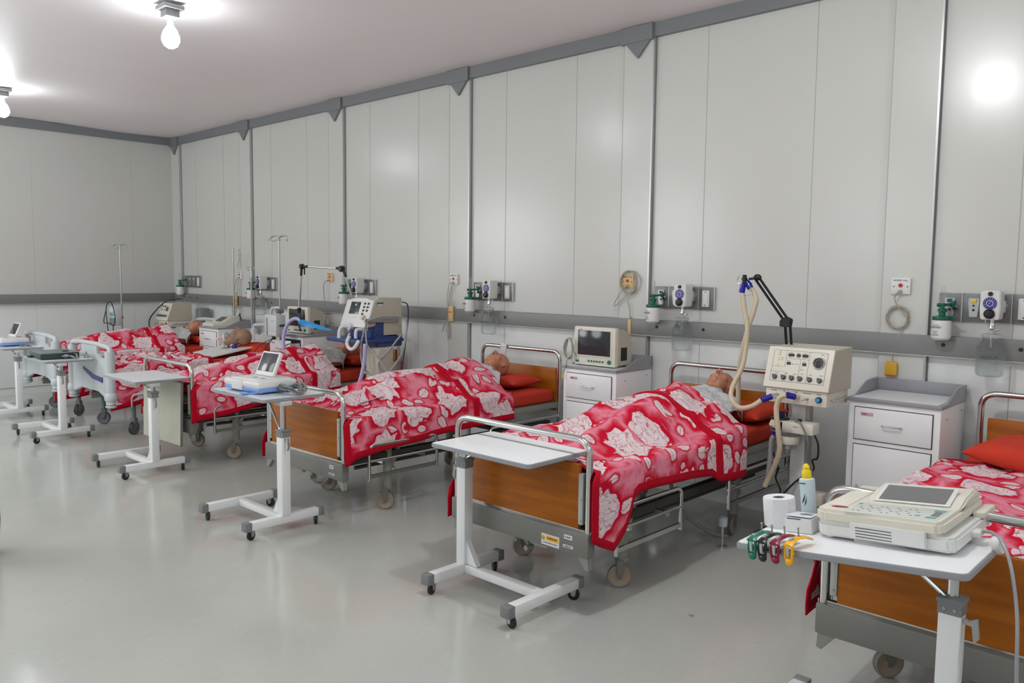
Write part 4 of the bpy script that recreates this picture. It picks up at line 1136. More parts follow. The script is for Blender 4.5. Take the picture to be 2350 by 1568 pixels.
nc = nurse_call(1.98, 1.585, 'white nurse call plate in the second bay, beside the small-hook drip stand')
pendant((1.91, -.075, 1.24), 'beige call pendant hanging over the farthest cabinet', .05)
mb = MB(); mb.tube([(1.98, -.068, 1.55), (1.93, -.07, 1.53), (1.86, -.06, 1.40), (1.80, -.06, 1.25), (1.78, -.06, 1.10), (1.83, -.06, 1.04), (1.9, -.06, 1.16), (1.82, -.06, 1.25), (1.80, -.07, 1.12), (1.92, -.07, 1.045), (2.0, -.07, 1.09), (1.98, -.07, 1.16), (1.94, -.06, 1.15), (1.92, -.06, 1.35), (1.95, -.06, 1.50), (1.975, -.068, 1.545)], .0036, 7, 6)
o = obj('cord', mb, 'cord', None, None, 60); attach(o, nc)

# ================================================================== PATIENT MONITORS
def monitor(label, loc, rz=0.0):
    t = thing('patient_monitor', label, 'monitor', loc, (0, 0, rz))
    mb = MB(); mb.b2((0, .0, .006), (.385, .05, .30), bev=.010); obj('bezel', mb, 'cream', t)
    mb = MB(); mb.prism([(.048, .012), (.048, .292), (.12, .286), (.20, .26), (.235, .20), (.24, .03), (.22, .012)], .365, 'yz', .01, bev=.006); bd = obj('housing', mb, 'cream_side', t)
    mb = MB(); mb.b2((.3745, .09, .05), (.3765, .17, .15)); obj('side_recess', mb, 'gap', bd)
    mb = MB(); mb.b2((.028, -.0035, .072), (.357, .003, .283), bev=.003); obj('screen_frame', mb, 'cream', t)
    mb = MB(); mb.b2((.042, -.006, .085), (.343, -.003, .272), bev=.001); obj('screen', mb, 'screen', t)
    mb = MB()
    for i in range(6): mb.cyl((.145 + .026 * i, -.006, .040), (.145 + .026 * i, .002, .040), .0075, n=12)
    obj('keypad', mb, 'clamp_green', t)
    mb = MB(); mb.b2((.02, -.004, .026), (.05, .002, .042), bev=.002); obj('power_key', mb, 'clamp_green', t)
    mb = MB(); mb.cyl((.335, -.008, .042), (.335, .002, .042), .016, n=20, bev=.002); obj('dial', mb, 'clamp_green', t)
    mb = MB(); mb.b2((.055, -.002, .032), (.115, .001, .058)); obj('label_plate', mb, 'off_white', t)
    obj('print_line', bars_mb(.04, .004, face_y((.07, -.0036, .2775)), 4), 'text_dark', t)
    mb = MB()
    for x in (.03, .33):
        for y in (.04, .2): mb.cyl((x, y, 0), (x, y, .012), .012, n=12)
    obj('foot', mb, 'black_rubber', t); return t
mon = monitor('cream patient monitor with dark screen on the cabinet next to the bald manikin', (7.895, -.445, .9495), .02)
dup(mon, (3.70, -.40, .9495), label='cream patient monitor on the cabinet with the open drawer', rot=(0, 0, .05))
coil((7.865, -.47, 1.075), .038, .082, 6, 5, 'cord_green', 'monitor_cable', 'pale green cable coil hanging at the left of the near monitor', rr=.0045,
     tail=([(7.93, -.43, 1.0)], [(7.88, -.50, 1.0), (7.87, -.51, .95), (7.85, -.512, .88)]))
mb = MB(); mb.cyl((7.85, -.513, .885), (7.84, -.515, .845), .005, n=8); o = obj('cable_plug', mb, 'yellow'); tag(o, 'yellow cable plug dangling in front of the monitor cabinet drawer', 'plug')

# ================================================================== DIAL-PANEL VENTILATOR
def dial_ventilator(label, loc, rz=0, tubes=True):
    """origin at floor below front-left corner of the housing; faces -y"""
    t = thing('ventilator', label, 'ventilator', loc, (0, 0, rz))
    W = .365
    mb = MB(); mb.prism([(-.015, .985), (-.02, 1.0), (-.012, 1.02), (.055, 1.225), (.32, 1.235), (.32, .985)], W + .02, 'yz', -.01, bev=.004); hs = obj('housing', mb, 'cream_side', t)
    # sloped front fascia frame
    a = math.atan2(.067, .205)
    mtx = Matrix.Translation((0, -.012, 1.02)) @ Matrix.Rotation(-a, 4, 'X')
    L = .212
    mb = MB(mtx); mb.b2((-.014, -.010, -.03), (W + .014, .004, L + .008), bev=.005); fs = obj('fascia', mb, 'cream', t)
    mb = MB(mtx); mb.b2((.022, -.0115, .010), (W - .02, -.0095, L - .014)); pn = obj('control_panel', mb, 'cream', fs)
    mb = MB(mtx)
    for (x, z, w, h) in ((.022, .010, W - .042, .0012), (.022, L - .015, W - .042, .0012), (.022, .01, .0012, L - .024), (W - .021, .01, .0012, L - .024), (.10, .10, .0012, .098), (.24, .01, .0012, L - .024), (.10, .15, .14, .0012), (.022, .068, .10, .0012), (.19, .01, .0012, .14), (.022, .10, .08, .001), (.12, .01, .001, .06)):
        mb.b2((x, -.0125, z), (x + w, -.0112, z + h))
    obj('panel_line', mb, 'knob_grey', fs)
    for (x, z, w) in ((.112, .163, .036), (.162, .163, .024), (.196, .163, .036), (.110, .112, .024), (.204, .112, .024)):
        mb = MB(mtx); mb.b2((x, -.0145, z), (x + w, -.011, z + .017), bev=.001); obj('display', mb, 'screen', fs)
    for i, x in enumerate((.052, .105, .155, .205, .262, .320)):
        mb = MB(mtx); mb.lathe([(0, .018), (.011, .017), (.014, .010), (.0155, 0)], (x, -.0115, .034), 14, (0, -1, 0)); mb.box((x - .006, -.026, .042), (.012, .010, .010), rot=(0, .6, 0), bev=.003); obj('knob', mb, 'knob_grey', fs)
    mb = MB(mtx); mb.lathe([(0, .006), (.026, .006), (.030, .010), (.033, .008), (.034, 0)], (.300, -.0115, .135), 30, (0, -1, 0)); gg = obj('gauge', mb, 'screen', fs)
    mb = MB(mtx); mb.lathe([(.030, .010), (.033, .0105), (.035, .006), (.0355, 0), (.032, 0)], (.300, -.0115, .135), 30, (0, -1, 0)); obj('gauge_rim', mb, 'steel', gg)
    mb = MB(mtx)
    for k in range(13):
        q = math.radians(-40 + 21.6 * k); mb.box((.300 + .021 * math.cos(q), -.0182, .135 + .021 * math.sin(q)), (.005, .0008, .0014), rot=(0, -q, 0))
    obj('gauge_scale', mb, 'off_white', gg)
    mb = MB(mtx); mb.box((.300, -.0185, .133), (.024, .001, .002), rot=(0, .1, 0)); obj('needle', mb, 'red', gg)
    for (x, z) in ((.058, .150), (.058, .138), (.058, .108), (.262, .135)):
        mb = MB(mtx); mb.cyl((x, -.0135, z), (x, -.0112, z), .0042, n=10); obj('lamp', mb, 'amber_led', fs)
    mb = MB(mtx)
    rr = random.Random(4)
    for (x, z) in ((.062, .19), (.062, .178), (.06, .166), (.128, .185), (.174, .184), (.214, .184), (.126, .158), (.172, .158), (.212, .157), (.122, .135), (.215, .135), (.06, .056), (.12, .056), (.17, .057), (.215, .062), (.265, .062), (.325, .062), (.315, .185), (.28, .16), (.28, .147), (.28, .134), (.08, .150), (.08, .138), (.15, .118), (.17, .118), (.205, .087)):
        mb.b2((x - rr.uniform(.006, .014), -.0122, z), (x + rr.uniform(.004, .012), -.0114, z + .0022))
    obj('caption', mb, 'text_dark', fs)
    # lower plinth
    mb = MB(); mb.b2((.0, -.012, .905), (W, .30, .988), bev=.003); pb = obj('plinth', mb, 'cream', t)
    for txt, x in (('Exp. Valve', .05), ('Exh', .115), ('Insp', .185), ('Pressure Line', .25), ('Manual', .32)):
        obj('lettering', text_mb(txt, .0085, face_y((x, -.0128, .976))), 'text_dark', pb)
    mb = MB(); mb.cyl((.07, -.012, .945), (.07, -.06, .942), .016, n=16); mb.cyl((.045, -.05, .945), (.10, -.05, .945), .013, n=14); obj('exhale_valve', mb, 'clear_plastic', pb)
    mb = MB(); mb.cyl((.195, -.012, .952), (.195, -.045, .950), .015, n=16); obj('port', mb, 'hose_beige', pb)
    mb = MB(); mb.cyl((.255, -.012, .945), (.255, -.035, .945), .006, n=12); mb.cyl((.255, -.035, .945), (.235, -.05, .938), .003, n=8); mb.sph((.255, -.03, .945), .008, 10); obj('line_port', mb, 'steel', pb)
    mb = MB(); mb.lathe([(0, .024), (.011, .024), (.012, .02), (.012, .0)], (.322, -.012, .946), 22, (0, -1, 0)); obj('test_button', mb, 'sky_blue', pb)
    mb = MB(); mb.lathe([(.0125, .018), (.017, .016), (.018, 0)], (.322, -.012, .946), 22, (0, -1, 0)); obj('button_collar', mb, 'navy', pb)
    mb = MB(); mb.tube(arc_path([(W, .05, .94), (W + .022, .05, .94), (W + .022, .25, .945), (W, .25, .945)], .012, 4), .005, 8, 1); obj('side_handle', mb, 'chrome', t)
    # column, base
    mb = MB(); mb.b2((.115, .10, .10), (.20, .16, .906), bev=.004); obj('column', mb, 'white_paint', t)
    mb = MB(); mb.b2((.20, .105, .10), (.222, .155, .906)); obj('column_channel', mb, 'steel', t)
    mb = MB(); mb.b2((-.05, -.02, .05), (0.0, .44, .09), bev=.006); mb.b2((.32, -.02, .05), (.37, .44, .09), bev=.006); mb.b2((-.04, .08, .05), (.36, .20, .10), bev=.006); bs = obj('base', mb, 'bed_dark', t)
    for (x, y) in ((-.025, 0), (.345, 0), (-.025, .42), (.345, .42)):
        wheel_parts(t, x, y, .028, ['black_rubber', 'wheel_grey'], 'steel', w=.02, top=.055)
    return t
VA = (9.632, -.755, 0)
va = dial_ventilator('cream dial-panel ventilator with corrugated hoses on a stand beside the nearest manikin', VA)
va['category'] = 'ventilator'
mb = MB(); mb.b2((.21, .12, .29), (.31, .22, .36), bev=.006); mb.b2((.10, .20, .27), (.20, .28, .36), bev=.01); obj('power_box', mb, 'cream_side', va)
h = obj('heater_arm', (lambda m: (m.b2((.10, -.03, .735), (.30, .07, .80), bev=.006), m.prism([(.03, .765), (.045, .80), (.12, .80), (.12, .735)], .10, 'xz', -.03, bev=.004), m)[1])(MB()), 'cream', va)
mb = MB(); mb.lathe([(.02, .0), (.055, .004), (.062, .02), (.062, .05), (.06, .052)], (.14, .01, .66), 28); mb.lathe([(.0, -.022), (.045, -.022), (.048, 0)], (.14, .01, .66), 24, mi=1); obj('heater_plate', mb, ['cream', 'steel'], va)
mb = MB(); mb.lathe([(.06, .052), (.066, .058), (.066, .07), (.058, .075), (.05, .10)], (.14, .01, .66), 28); mb.b2((.05, -.05, .735), (.11, .0, .765)); obj('water_chamber', mb, 'clear_plastic', va)
mb = MB(); mb.cyl((.09, .02, .80), (.09, .02, .85), .018, n=14); mb.lathe([(0, .815), (.05, .812), (.055, .802), (.05, .798)], (.08, .02, 0), 20); mb.cyl((.20, .02, .80), (.20, .02, .815), .012, n=12); obj('chamber_cap', mb, 'navy', va)
sticker(va, (.20, -.0305, .775), (.045, .02), txt='HEATED', tsz=.008, tm='text_dark', name='sticker')
mb = MB(); mb.tube([(.19, -.02, .81), (.24, -.05, .80), (.28, -.04, .70), (.265, 0, .60), (.27, .06, .50), (.24, .1, .42)], .006, 8, 6); obj('power_cord', mb, 'cord_grey', va)
mb = MB(); mb.tube([(.29, .02, .735), (.315, .02, .68), (.31, .03, .60), (.26, .08, .57), (.25, .12, .50), (.16, .08, .42), (.10, .0, .30), (.16, -.03, .2), (.25, .02, .12)], .006, 8, 6); mb.tube([(.02, .02, .64), (.06, .06, .5), (.03, .1, .42), (.10, .02, .35), (.05, -.02, .22), (.14, .02, .12)], .005, 8, 6); obj('control_cord', mb, 'black', va)

def hose(pts, r, mat, name, label, ribs=.0022, cuffs=(), parent=None):
    mb = MB(); mb.tube(pts, r, 12, 8, ribs=ribs)
    o = obj(name, mb, mat, parent, None, 50)
    if label: tag(o, label, 'hose')
    for a, b, r_, m_ in cuffs:
        m2 = MB(); m2.cyl(a, b, r_ + .001, r_, n=16, bev=.002); obj('cuff', m2, m_, o)
    return o
A1 = [(9.433, -.720, 1.540), (9.452, -.720, 1.431), (9.473, -.720, 1.330), (9.466, -.720, 1.193), (9.455, -.740, 1.083), (9.419, -.780, .967), (9.437, -.820, .898), (9.512, -.860, .858), (9.600, -.880, .880), (9.655, -.870, .922)]
A2 = [(9.473, -.700, 1.575), (9.513, -.700, 1.515), (9.504, -.700, 1.446), (9.468, -.700, 1.329), (9.426, -.680, 1.188), (9.399, -.660, 1.080), (9.373, -.620, .970), (9.372, -.600, .789)]
A3 = [(9.790, -.835, .965), (9.755, -.842, .945), (9.738, -.842, .90), (9.736, -.842, .863), (9.744, -.842, .797), (9.752, -.835, .726), (9.755, -.820, .638), (9.725, -.800, .546), (9.678, -.780, .450), (9.652, -.780, .388)]
A4 = [(9.685, -.740, .702), (9.667, -.745, .662), (9.660, -.740, .555), (9.655, -.750, .457), (9.640, -.755, .388)]
hose(A1, .0135, 'hose_beige', 'corrugated_hose', 'beige corrugated hose looping from the Y-piece under the manikin chin to the ventilator', cuffs=[((9.655, -.870, .922), (9.70, -.83, .945), .017, 'blue_conn'), ((9.428, -.72, 1.545), (9.437, -.72, 1.60), .017, 'blue_conn')])
hose(A2, .0135, 'hose_beige', 'corrugated_hose', 'beige corrugated hose hanging from the Y-piece down to the gown', cuffs=[((9.475, -.70, 1.572), (9.448, -.705, 1.615), .018, 'blue_conn'), ((9.372, -.60, .79), (9.40, -.62, .765), .012, 'clear_plastic')])
hose(A3, .0145, 'hose_beige', 'corrugated_hose', 'beige corrugated hose hanging below the dial ventilator port', cuffs=[((9.79, -.835, .965), (9.827, -.80, .953), .018, 'blue_conn')])
hose(A4, .0135, 'hose_clear', 'corrugated_hose', 'short grey-beige corrugated hose beside the humidifier chamber', cuffs=[((9.685, -.74, .702), (9.70, -.745, .735), .018, 'blue_conn')])
t = thing('spring_arm', 'black spring-balanced arm rising behind the dial ventilator holding the Y-piece', 'support arm', (9.66, -.58, 1.22))
def rel(p, o): return tuple(a - b for a, b in zip(p, o))
O_ = (9.66, -.58, 1.22)
for dx in (-.016, .016):
    mb = MB(); mb.tube([rel((9.655 + dx, -.50, 1.10), O_), rel((9.655 + dx, -.56, 1.36), O_)], .0085, 8, 1); obj('lower_bar', mb, 'black', t)
    mb = MB(); mb.tube([rel((9.65 + dx, -.56, 1.375), O_), rel((9.495 + dx, -.66, 1.635), O_)], .008, 8, 1); obj('upper_bar', mb, 'black', t)
mb = MB(); mb.prism([(-.05, .12), (.02, .12), (.028, .17), (-.01, .185), (-.05, .16)], .03, 'xz', .0, bev=.005); obj('elbow', mb, 'black', t)
mb = MB(); mb.sph(rel((9.50, -.665, 1.64), O_), (.026, .018, .020), 14); mb.cyl(rel((9.49, -.668, 1.635), O_), rel((9.455, -.69, 1.63), O_), .008, n=10); obj('end_joint', mb, 'black', t)
mb = MB(); mb.tube([rel(q, O_) for q in [(9.455, -.70, 1.625), (9.41, -.72, 1.60), (9.395, -.72, 1.625), (9.41, -.72, 1.65)]], .0025, 7, 5); mb.tube([rel(q, O_) for q in [(9.45, -.72, 1.62), (9.48, -.74, 1.60), (9.50, -.73, 1.55), (9.46, -.73, 1.53), (9.43, -.73, 1.56)]], .002, 7, 5); obj('clip_wire', mb, 'chrome', t)
t = thing('y_piece', 'black Y-shaped hose connector at the tip of the spring arm', 'connector', (9.44, -.715, 1.62))
mb = MB(); mb.cyl((0, 0, .02), (0, 0, -.035), .017, n=14, bev=.003); mb.cyl((.0, .01, .0), (.03, .02, -.03), .016, n=14); mb.cyl((-.004, 0, -.02), (-.012, -.004, -.06), .016, n=14); mb.cyl((0, 0, .02), (0, 0, .035), .013, n=14); obj('body', mb, 'black', t)
mb = MB(); mb.cyl((-.005, -.018, .0), (-.012, -.018, -.045), .004, n=8); obj('probe', mb, 'hose_clear', t)

# far corner ventilator: same model, turned
vc = dup(va, (.64, -.56, 0), (0, 0, .0), label='cream dial-panel ventilator in the far corner behind the black-haired manikin', skip=('heater_arm', 'heater_plate', 'water_chamber', 'chamber_cap', 'power_cord', 'control_cord', 'sticker', 'power_box'))
vc.scale = (.95, 1, .965)
mb = MB(); mb.tube([(.95, -.35, 1.25), (.85, -.40, 1.24), (.75, -.5, 1.20), (.66, -.62, 1.05), (.60, -.66, .93), (.66, -.66, .80), (.70, -.6, .70)], .008, 8, 6); o = obj('breathing_hose', mb, 'black', None, None, 60); tag(o, 'dark thin hose draped over the far corner ventilator', 'hose')
mb = MB(); mb.box((.95, -.35, 1.245), (.06, .05, .05), bev=.01); o = obj('hose_clip', mb, 'clear_plastic'); tag(o, 'clear plastic clip on top of the far corner ventilator', 'clip')
mb = MB(); mb.b2((1.02, -.20, .02), (1.16, -.06, 1.12), bev=.01); o = obj('equipment_post', mb, 'plastic_shade'); tag(o, 'dark grey upright casing behind the far corner ventilator', 'casing')

# ================================================================== BLUE-TRAY VENTILATOR
t = vb = thing('ventilator', 'white ventilator with small screen and blue tray on a tall column, between beds', 'ventilator', (5.315, -.80, 0))
W = .405
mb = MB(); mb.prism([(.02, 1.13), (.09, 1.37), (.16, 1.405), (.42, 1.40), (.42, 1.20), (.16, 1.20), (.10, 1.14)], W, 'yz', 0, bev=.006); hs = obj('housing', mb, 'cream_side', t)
a = math.atan2(.085, .235); mtx = Matrix.Translation((0, .012, 1.135)) @ Matrix.Rotation(-a, 4, 'X')
mb = MB(mtx); mb.b2((-.01, -.014, -.012), (W + .004, .008, .258), bev=.008); mb.prism([(-.01, .25), (W + .004, .25), (W * .7, .275), (W * .3, .275)], .05, 'xz', -.01, bev=.006); fc = obj('fascia', mb, 'off_white', t)
mb = MB(mtx); mb.b2((.075, -.0165, .115), (.225, -.0135, .235), bev=.001); obj('screen', mb, 'screen', fc)
for k in range(7):
    x = .275 + (k % 2) * .055; z = .222 - (k // 2) * .034
    mb = MB(mtx); mb.b2((x, -.0165, z - .010), (x + .030, -.0135, z + .010), bev=.002); obj('key', mb, 'text_dark', fc)
mb = MB(mtx); mb.lathe([(0, .03), (.018, .028), (.023, .02), (.024, 0)], (.335, -.0135, .083), 20, (0, -1, 0)); obj('knob', mb, 'hose_beige', fc)
mb = MB(mtx)
for k in range(5): mb.cyl((.09 + .03 * k, -.015, .078), (.09 + .03 * k, -.0135, .078), .006, n=10)
mb.b2((.10, -.0148, .03), (.30, -.0138, .033)); mb.b2((.02, -.0148, .243), (.38, -.0138, .245)); obj('caption', mb, 'plastic_grey', fc)
mb = MB(); mb.box((W + .001, .16, 1.345), (.002, .075, .032)); mb2 = mb; lbs = obj('label_plate', mb, 'clamp_green', hs)
mb = MB(); mb.box((W + .0022, .16, 1.338), (.001, .065, .016)); obj('label_field', mb, 'off_white', lbs)
mb = MB(); mb.b2((.06, .06, 1.02), (W - .02, .38, 1.19), bev=.01); mb.b2((W - .10, .10, 1.03), (W, .22, 1.20), bev=.01); obj('gas_block', mb, 'blue_tray', t)
mb = MB(); mb.b2((W - .03, .20, 1.05), (W + .003, .42, 1.205), bev=.006); obj('rear_case', mb, 'cream_side', t)
mb = MB(); mb.prism([(-.22, -.02), (-.10, -.10), (.22, -.13), (.40, -.10), (.46, .02), (.45, .42), (.06, .42), (-.12, .22)], .034, 'xy', .985, bev=.012); mb.prism([(.10, .10), (W + .02, .10), (W + .01, .42), (.12, .42)], .10, 'xy', .94, bev=.01); obj('tray', mb, 'blue_tray', t)
mb = MB(); mb.cyl((W + .006, .37, 1.03), (W + .03, .37, 1.03), .014, n=12); obj('gas_inlet', mb, 'green', t)
mb = MB(); mb.b2((.36, .02, .28), (.56, .20, .945), bev=.02); mb.b2((.40, .03, .08), (.52, .18, .3), bev=.01); cb = obj('column', mb, 'cream_side', t)
mb = MB(); mb.b2((.33, .00, .70), (.385, .04, .74), bev=.004); obj('clip', mb, 'cream', cb)
mb = MB(); mb.b2((.53, .2, .60), (.57, .30, .82), bev=.02); obj('holder', mb, 'clear_plastic', t)
mb = MB(); mb.b2((.06, -.05, .05), (.12, .42, .10), bev=.008); mb.b2((.70, -.05, .05), (.76, .42, .10), bev=.008); mb.b2((.1, .05, .06), (.72, .17, .11), bev=.008); obj('base', mb, 'cream_side', t)
for (x, y) in ((.09, -.02), (.73, -.02), (.09, .38), (.73, .38)): wheel_parts(t, x, y, .03, ['black_rubber', 'wheel_grey'], 'steel', w=.02, top=.06)
mb = MB(); mb.b2((W + .02, -.04, 1.175), (W + .035, .36, 1.215), bev=.004); mb.b2((W, .0, 1.18), (W + .03, .02, 1.20)); mb.b2((W, .3, 1.18), (W + .03, .32, 1.20)); obj('side_handle', mb, 'steel', t)
mb = MB(); mb.cyl((.16, .05, 1.13), (.16, -.03, 1.13), .034, n=20, bev=.004); mb.tube([(.155, -.02, 1.13), (.12, -.06, 1.13), (.10, -.08, 1.09), (.095, -.085, 1.02)], .019, 12, 5); mb.cyl((.34, .06, 1.11), (.34, .0, 1.11), .02, n=16, bev=.003); mb.tube([(.34, .0, 1.11), (.33, -.05, 1.11), (.325, -.06, 1.08), (.325, -.06, 1.03)], .016, 12, 5); obj('hose_port', mb, 'hose_white', t)
U3 = [(5.41, -.885, 1.03), (5.40, -.90, .97), (5.425, -.92, .935), (5.49, -.93, .925), (5.545, -.92, .955), (5.56, -.90, 1.00)]
hose([(5.600, -.90, 1.052), (5.590, -.92, 1.0), (5.615, -.93, .955), (5.665, -.93, .935), (5.72, -.93, .955), (5.745, -.90, 1.02)], .016, 'hose_white', 'circuit_hose', 'white U-shaped hose hanging under the blue tray in front of the manikin face', ribs=.0015)
hose([(5.640, -.86, 1.03), (5.797, -.870, .99), (5.80, -.875, .948), (5.795, -.880, .828), (5.776, -.900, .688), (5.745, -.93, .567), (5.71, -.96, .45)][1:], .018, 'hose_lilac', 'circuit_hose', 'straight lilac hose hanging from the blue tray beside the column', ribs=.001)
hose([(4.66, -.82, 1.135), (4.61, -.825, 1.158), (4.559, -.840, 1.160), (4.483, -.860, 1.115), (4.431, -.880, 1.007), (4.445, -.900, .853), (4.53, -.920, .70), (4.62, -.930, .60), (4.68, -.94, .50)], .018, 'hose_lilac', 'circuit_hose', 'lilac hose arching from the jointed chrome arm down onto the blanket', ribs=.001)
for i, (pts, r, lb) in enumerate((([(5.808, -.86, 1.185), (5.721, -.86, .974), (5.754, -.86, .773), (5.90, -.84, .705), (6.03, -.80, .737), (6.07, -.72, .837), (6.039, -.62, .950), (5.964, -.52, 1.145), (5.881, -.50, 1.222), (5.83, -.70, 1.235), (5.79, -.84, 1.20)], .009, 'grey hose looped in a long oval over the ventilator side handle'),
                                   ([(5.782, -.85, 1.190), (5.80, -.85, .980), (5.92, -.82, .869), (6.02, -.78, .724), (6.07, -.76, .60)], .008, 'grey hose crossing diagonally over the ventilator column'),
                                   ([(5.78, -.45, 1.03), (6.02, -.62, 1.075), (6.05, -.68, 1.056), (6.00, -.74, .953), (5.91, -.80, .825), (5.92, -.80, .744), (5.975, -.78, .686)], .008, 'grey hose curving from the green gas inlet'))):
    hose(pts, r, 'hose_clear', 'gas_hose', lb, ribs=0)
mb = MB(); mb.tube([(5.74, -.39, 1.36), (5.85, -.42, 1.341), (5.90, -.45, 1.221), (5.92, -.5, .978), (5.93, -.55, .693), (5.95, -.5, .5)], .006, 8, 6); o = obj('power_cord', mb, 'black', None, None, 60); tag(o, 'black power cord down the right side of the blue-tray ventilator', 'cable')
# jointed chrome arm
O_ = (5.26, -.62, 1.17)
t = thing('jointed_arm', 'jointed chrome hose arm with black elbows above the monitor and blue-tray ventilator', 'support arm', O_)
for nm, a, b in (('lower_tube', (5.31, -.55, 1.10), (5.24, -.71, 1.64)), ('top_tube', (5.20, -.725, 1.674), (4.68, -.79, 1.693)), ('hanging_tube', (4.643, -.80, 1.66), (4.588, -.80, 1.27))):
    mb = MB(); mb.cyl(rel(a, O_), rel(b, O_), .009, n=12)
    if nm == 'hanging_tube': mb.cyl(rel((4.622, -.80, 1.50), O_), rel(b, O_), .0115, n=12)
    obj(nm, mb, 'chrome', t)
mb = MB(); mb.cyl(rel((5.225, -.745, 1.672), O_), rel((5.225, -.70, 1.672), O_), .030, n=16, bev=.004); mb.cyl(rel((5.29, -.72, 1.60), O_), rel((5.24, -.72, 1.665), O_), .013, n=10); mb.cyl(rel((5.225, -.72, 1.672), O_), rel((5.15, -.73, 1.678), O_), .013, n=10); obj('elbow', mb, 'black', t)
mb = MB(); mb.cyl(rel((4.648, -.82, 1.692), O_), rel((4.648, -.78, 1.692), O_), .026, n=16, bev=.004); mb.cyl(rel((4.648, -.80, 1.69), O_), rel((4.73, -.79, 1.692), O_), .013, n=10); mb.cyl(rel((4.645, -.80, 1.69), O_), rel((4.633, -.80, 1.60), O_), .013, n=10); mb.box(rel((4.695, -.80, 1.645), O_), (.012, .01, .07)); obj('elbow', mb, 'black', t)
mb = MB(); mb.cyl(rel((4.588, -.80, 1.27), O_), rel((4.590, -.80, 1.22), O_), .024, .018, n=14, bev=.003); mb.cyl(rel((4.590, -.80, 1.22), O_), rel((4.625, -.81, 1.135), O_), .010, n=10); mb.box(rel((4.56, -.80, 1.25), O_), (.03, .01, .014)); mb.box(rel((4.655, -.82, 1.15), O_), (.03, .02, .045)); mb.cyl(rel((4.60, -.82, 1.13), O_), rel((4.66, -.83, 1.04), O_), .009, n=10); obj('hose_holder', mb, 'black', t)
# blue strip
t = thing('plastic_sleeve', 'bright blue tapering plastic sleeve hanging from the jointed arm', 'sleeve', (4.66, -.83, 1.14))
mb = MB()
def f(b):
    n = 14; rows = []
    for i in range(n + 1):
        u = i / n; x = u * .54; z0 = -.005 - .055 * u; h = .055 * (1 - u) ** .8 + .006
        rows.append([b.verts.new((x, -.012 - .02 * math.sin(u * 3), z0 - h * .55)), b.verts.new((x, -.03 * (1 - u), z0)), b.verts.new((x, .012, z0 + h * .45)), b.verts.new((x, .02, z0 - h * .2))])
    for i in range(n):
        for k in range(4): b.faces.new([rows[i][k], rows[i][(k + 1) % 4], rows[i + 1][(k + 1) % 4], rows[i + 1][k]])
    b.faces.new(rows[0]); b.faces.new(rows[-1][::-1]); bmesh.ops.recalc_face_normals(b, faces=b.faces)
mb._add(f); obj('sleeve_body', mb, 'sky_blue', t, angle=20)

# ================================================================== DRIP STANDS
def drip_stand(loc, h, label, rz=0.0, br=.2, top='hooks', pole='steel'):
    t = thing('drip_stand', label, 'drip stand', loc, (0, 0, rz))
    mb = MB(); mb.cyl((0, 0, .08), (0, 0, h * .6), .0125, n=12); mb.cyl((0, 0, h * .6), (0, 0, h), .009, n=12); mb.cyl((0, 0, h * .6 - .02), (0, 0, h * .6 + .03), .016, n=12, bev=.003); obj('pole', mb, pole, t)
    if top == 'hooks':
        mb = MB()
        for s in (-1, 1):
            mb.tube([(0, 0, h - .01), (s * .04, 0, h + .002), (s * .13, 0, h + .002), (s * .165, 0, h - .01), (s * .165, 0, h - .04), (s * .14, .02, h - .05), (s * .11, .03, h - .035)], .0045, 8, 5)
            mb.tube([(s * .10, 0, h), (s * .09, -.05, h - .02), (s * .10, -.07, h - .045), (s * .12, -.05, h - .045)], .004, 7, 4)
        obj('hook', mb, pole, t)
    elif top == 'plate':
        mb = MB(); mb.prism([(-.22, -.004), (.20, -.004), (.20, .004), (-.22, .004)], .03, 'xz', -.015); mb.prism([(-.04, -.03), (.04, -.03), (.06, .0), (-.06, 0)], .03, 'xz', -.015, bev=.003); obj('cross_plate', mb, 'clear_plastic', t)
    else:
        mb = MB()
        for s in (-1, 1): mb.tube([(s * .012, 0, h - .12), (s * .014, 0, h - .03), (s * .03, 0, h + .0), (s * .07, 0, h + .0), (s * .085, 0, h - .022), (s * .06, 0, h - .04), (s * .03, 0, h - .03)], .0045, 8, 5)
        obj('hook', mb, pole, t)
    mb = MB()
    for k in range(4):
        a = math.radians(45 + 90 * k); mb.cyl((0, 0, .10), (br * math.cos(a), br * math.sin(a), .05), .010, n=10); mb.sph((br * math.cos(a), br * math.sin(a), .022), .022, 12)
    obj('base', mb, 'steel', t); return t
drip_stand((.63, -1.03, 0), 1.965, 'tall drip stand with double hooks against the left wall', .1)
drip_stand((1.91, -.10, 0), 1.94, 'drip stand with flat cross plate and limp bag, behind the farthest cabinet', 0, top='plate', br=.06)
drip_stand((2.60, -.23, 0), 1.685, 'short drip stand with two small loops, in front of the second humidifier', 0, top='loops', br=.09)
drip_stand((3.885, -.60, 0), 2.02, 'tall drip stand with spread hooks, behind the boxy grey-white pump', 0, br=.11)
mb = MB()
for a, b in (((0, 0, .07), (.05, .01, -.12)), ((.06, 0, .05), (-.04, 0, -.10))): mb.box([(p + q) / 2 for p, q in zip(a, b)], (.035, .004, .19), rot=(0, math.atan2(b[0] - a[0], b[2] - a[2]) + PI, 0), bev=.001)
mb.box((.02, 0, .10), (.05, .006, .03)); o = obj('limp_bag', mb, 'film'); o.location = (2.11, -.13, 1.80); tag(o, 'limp crossed clear plastic bag hanging at the cross-plate drip stand', 'bag')
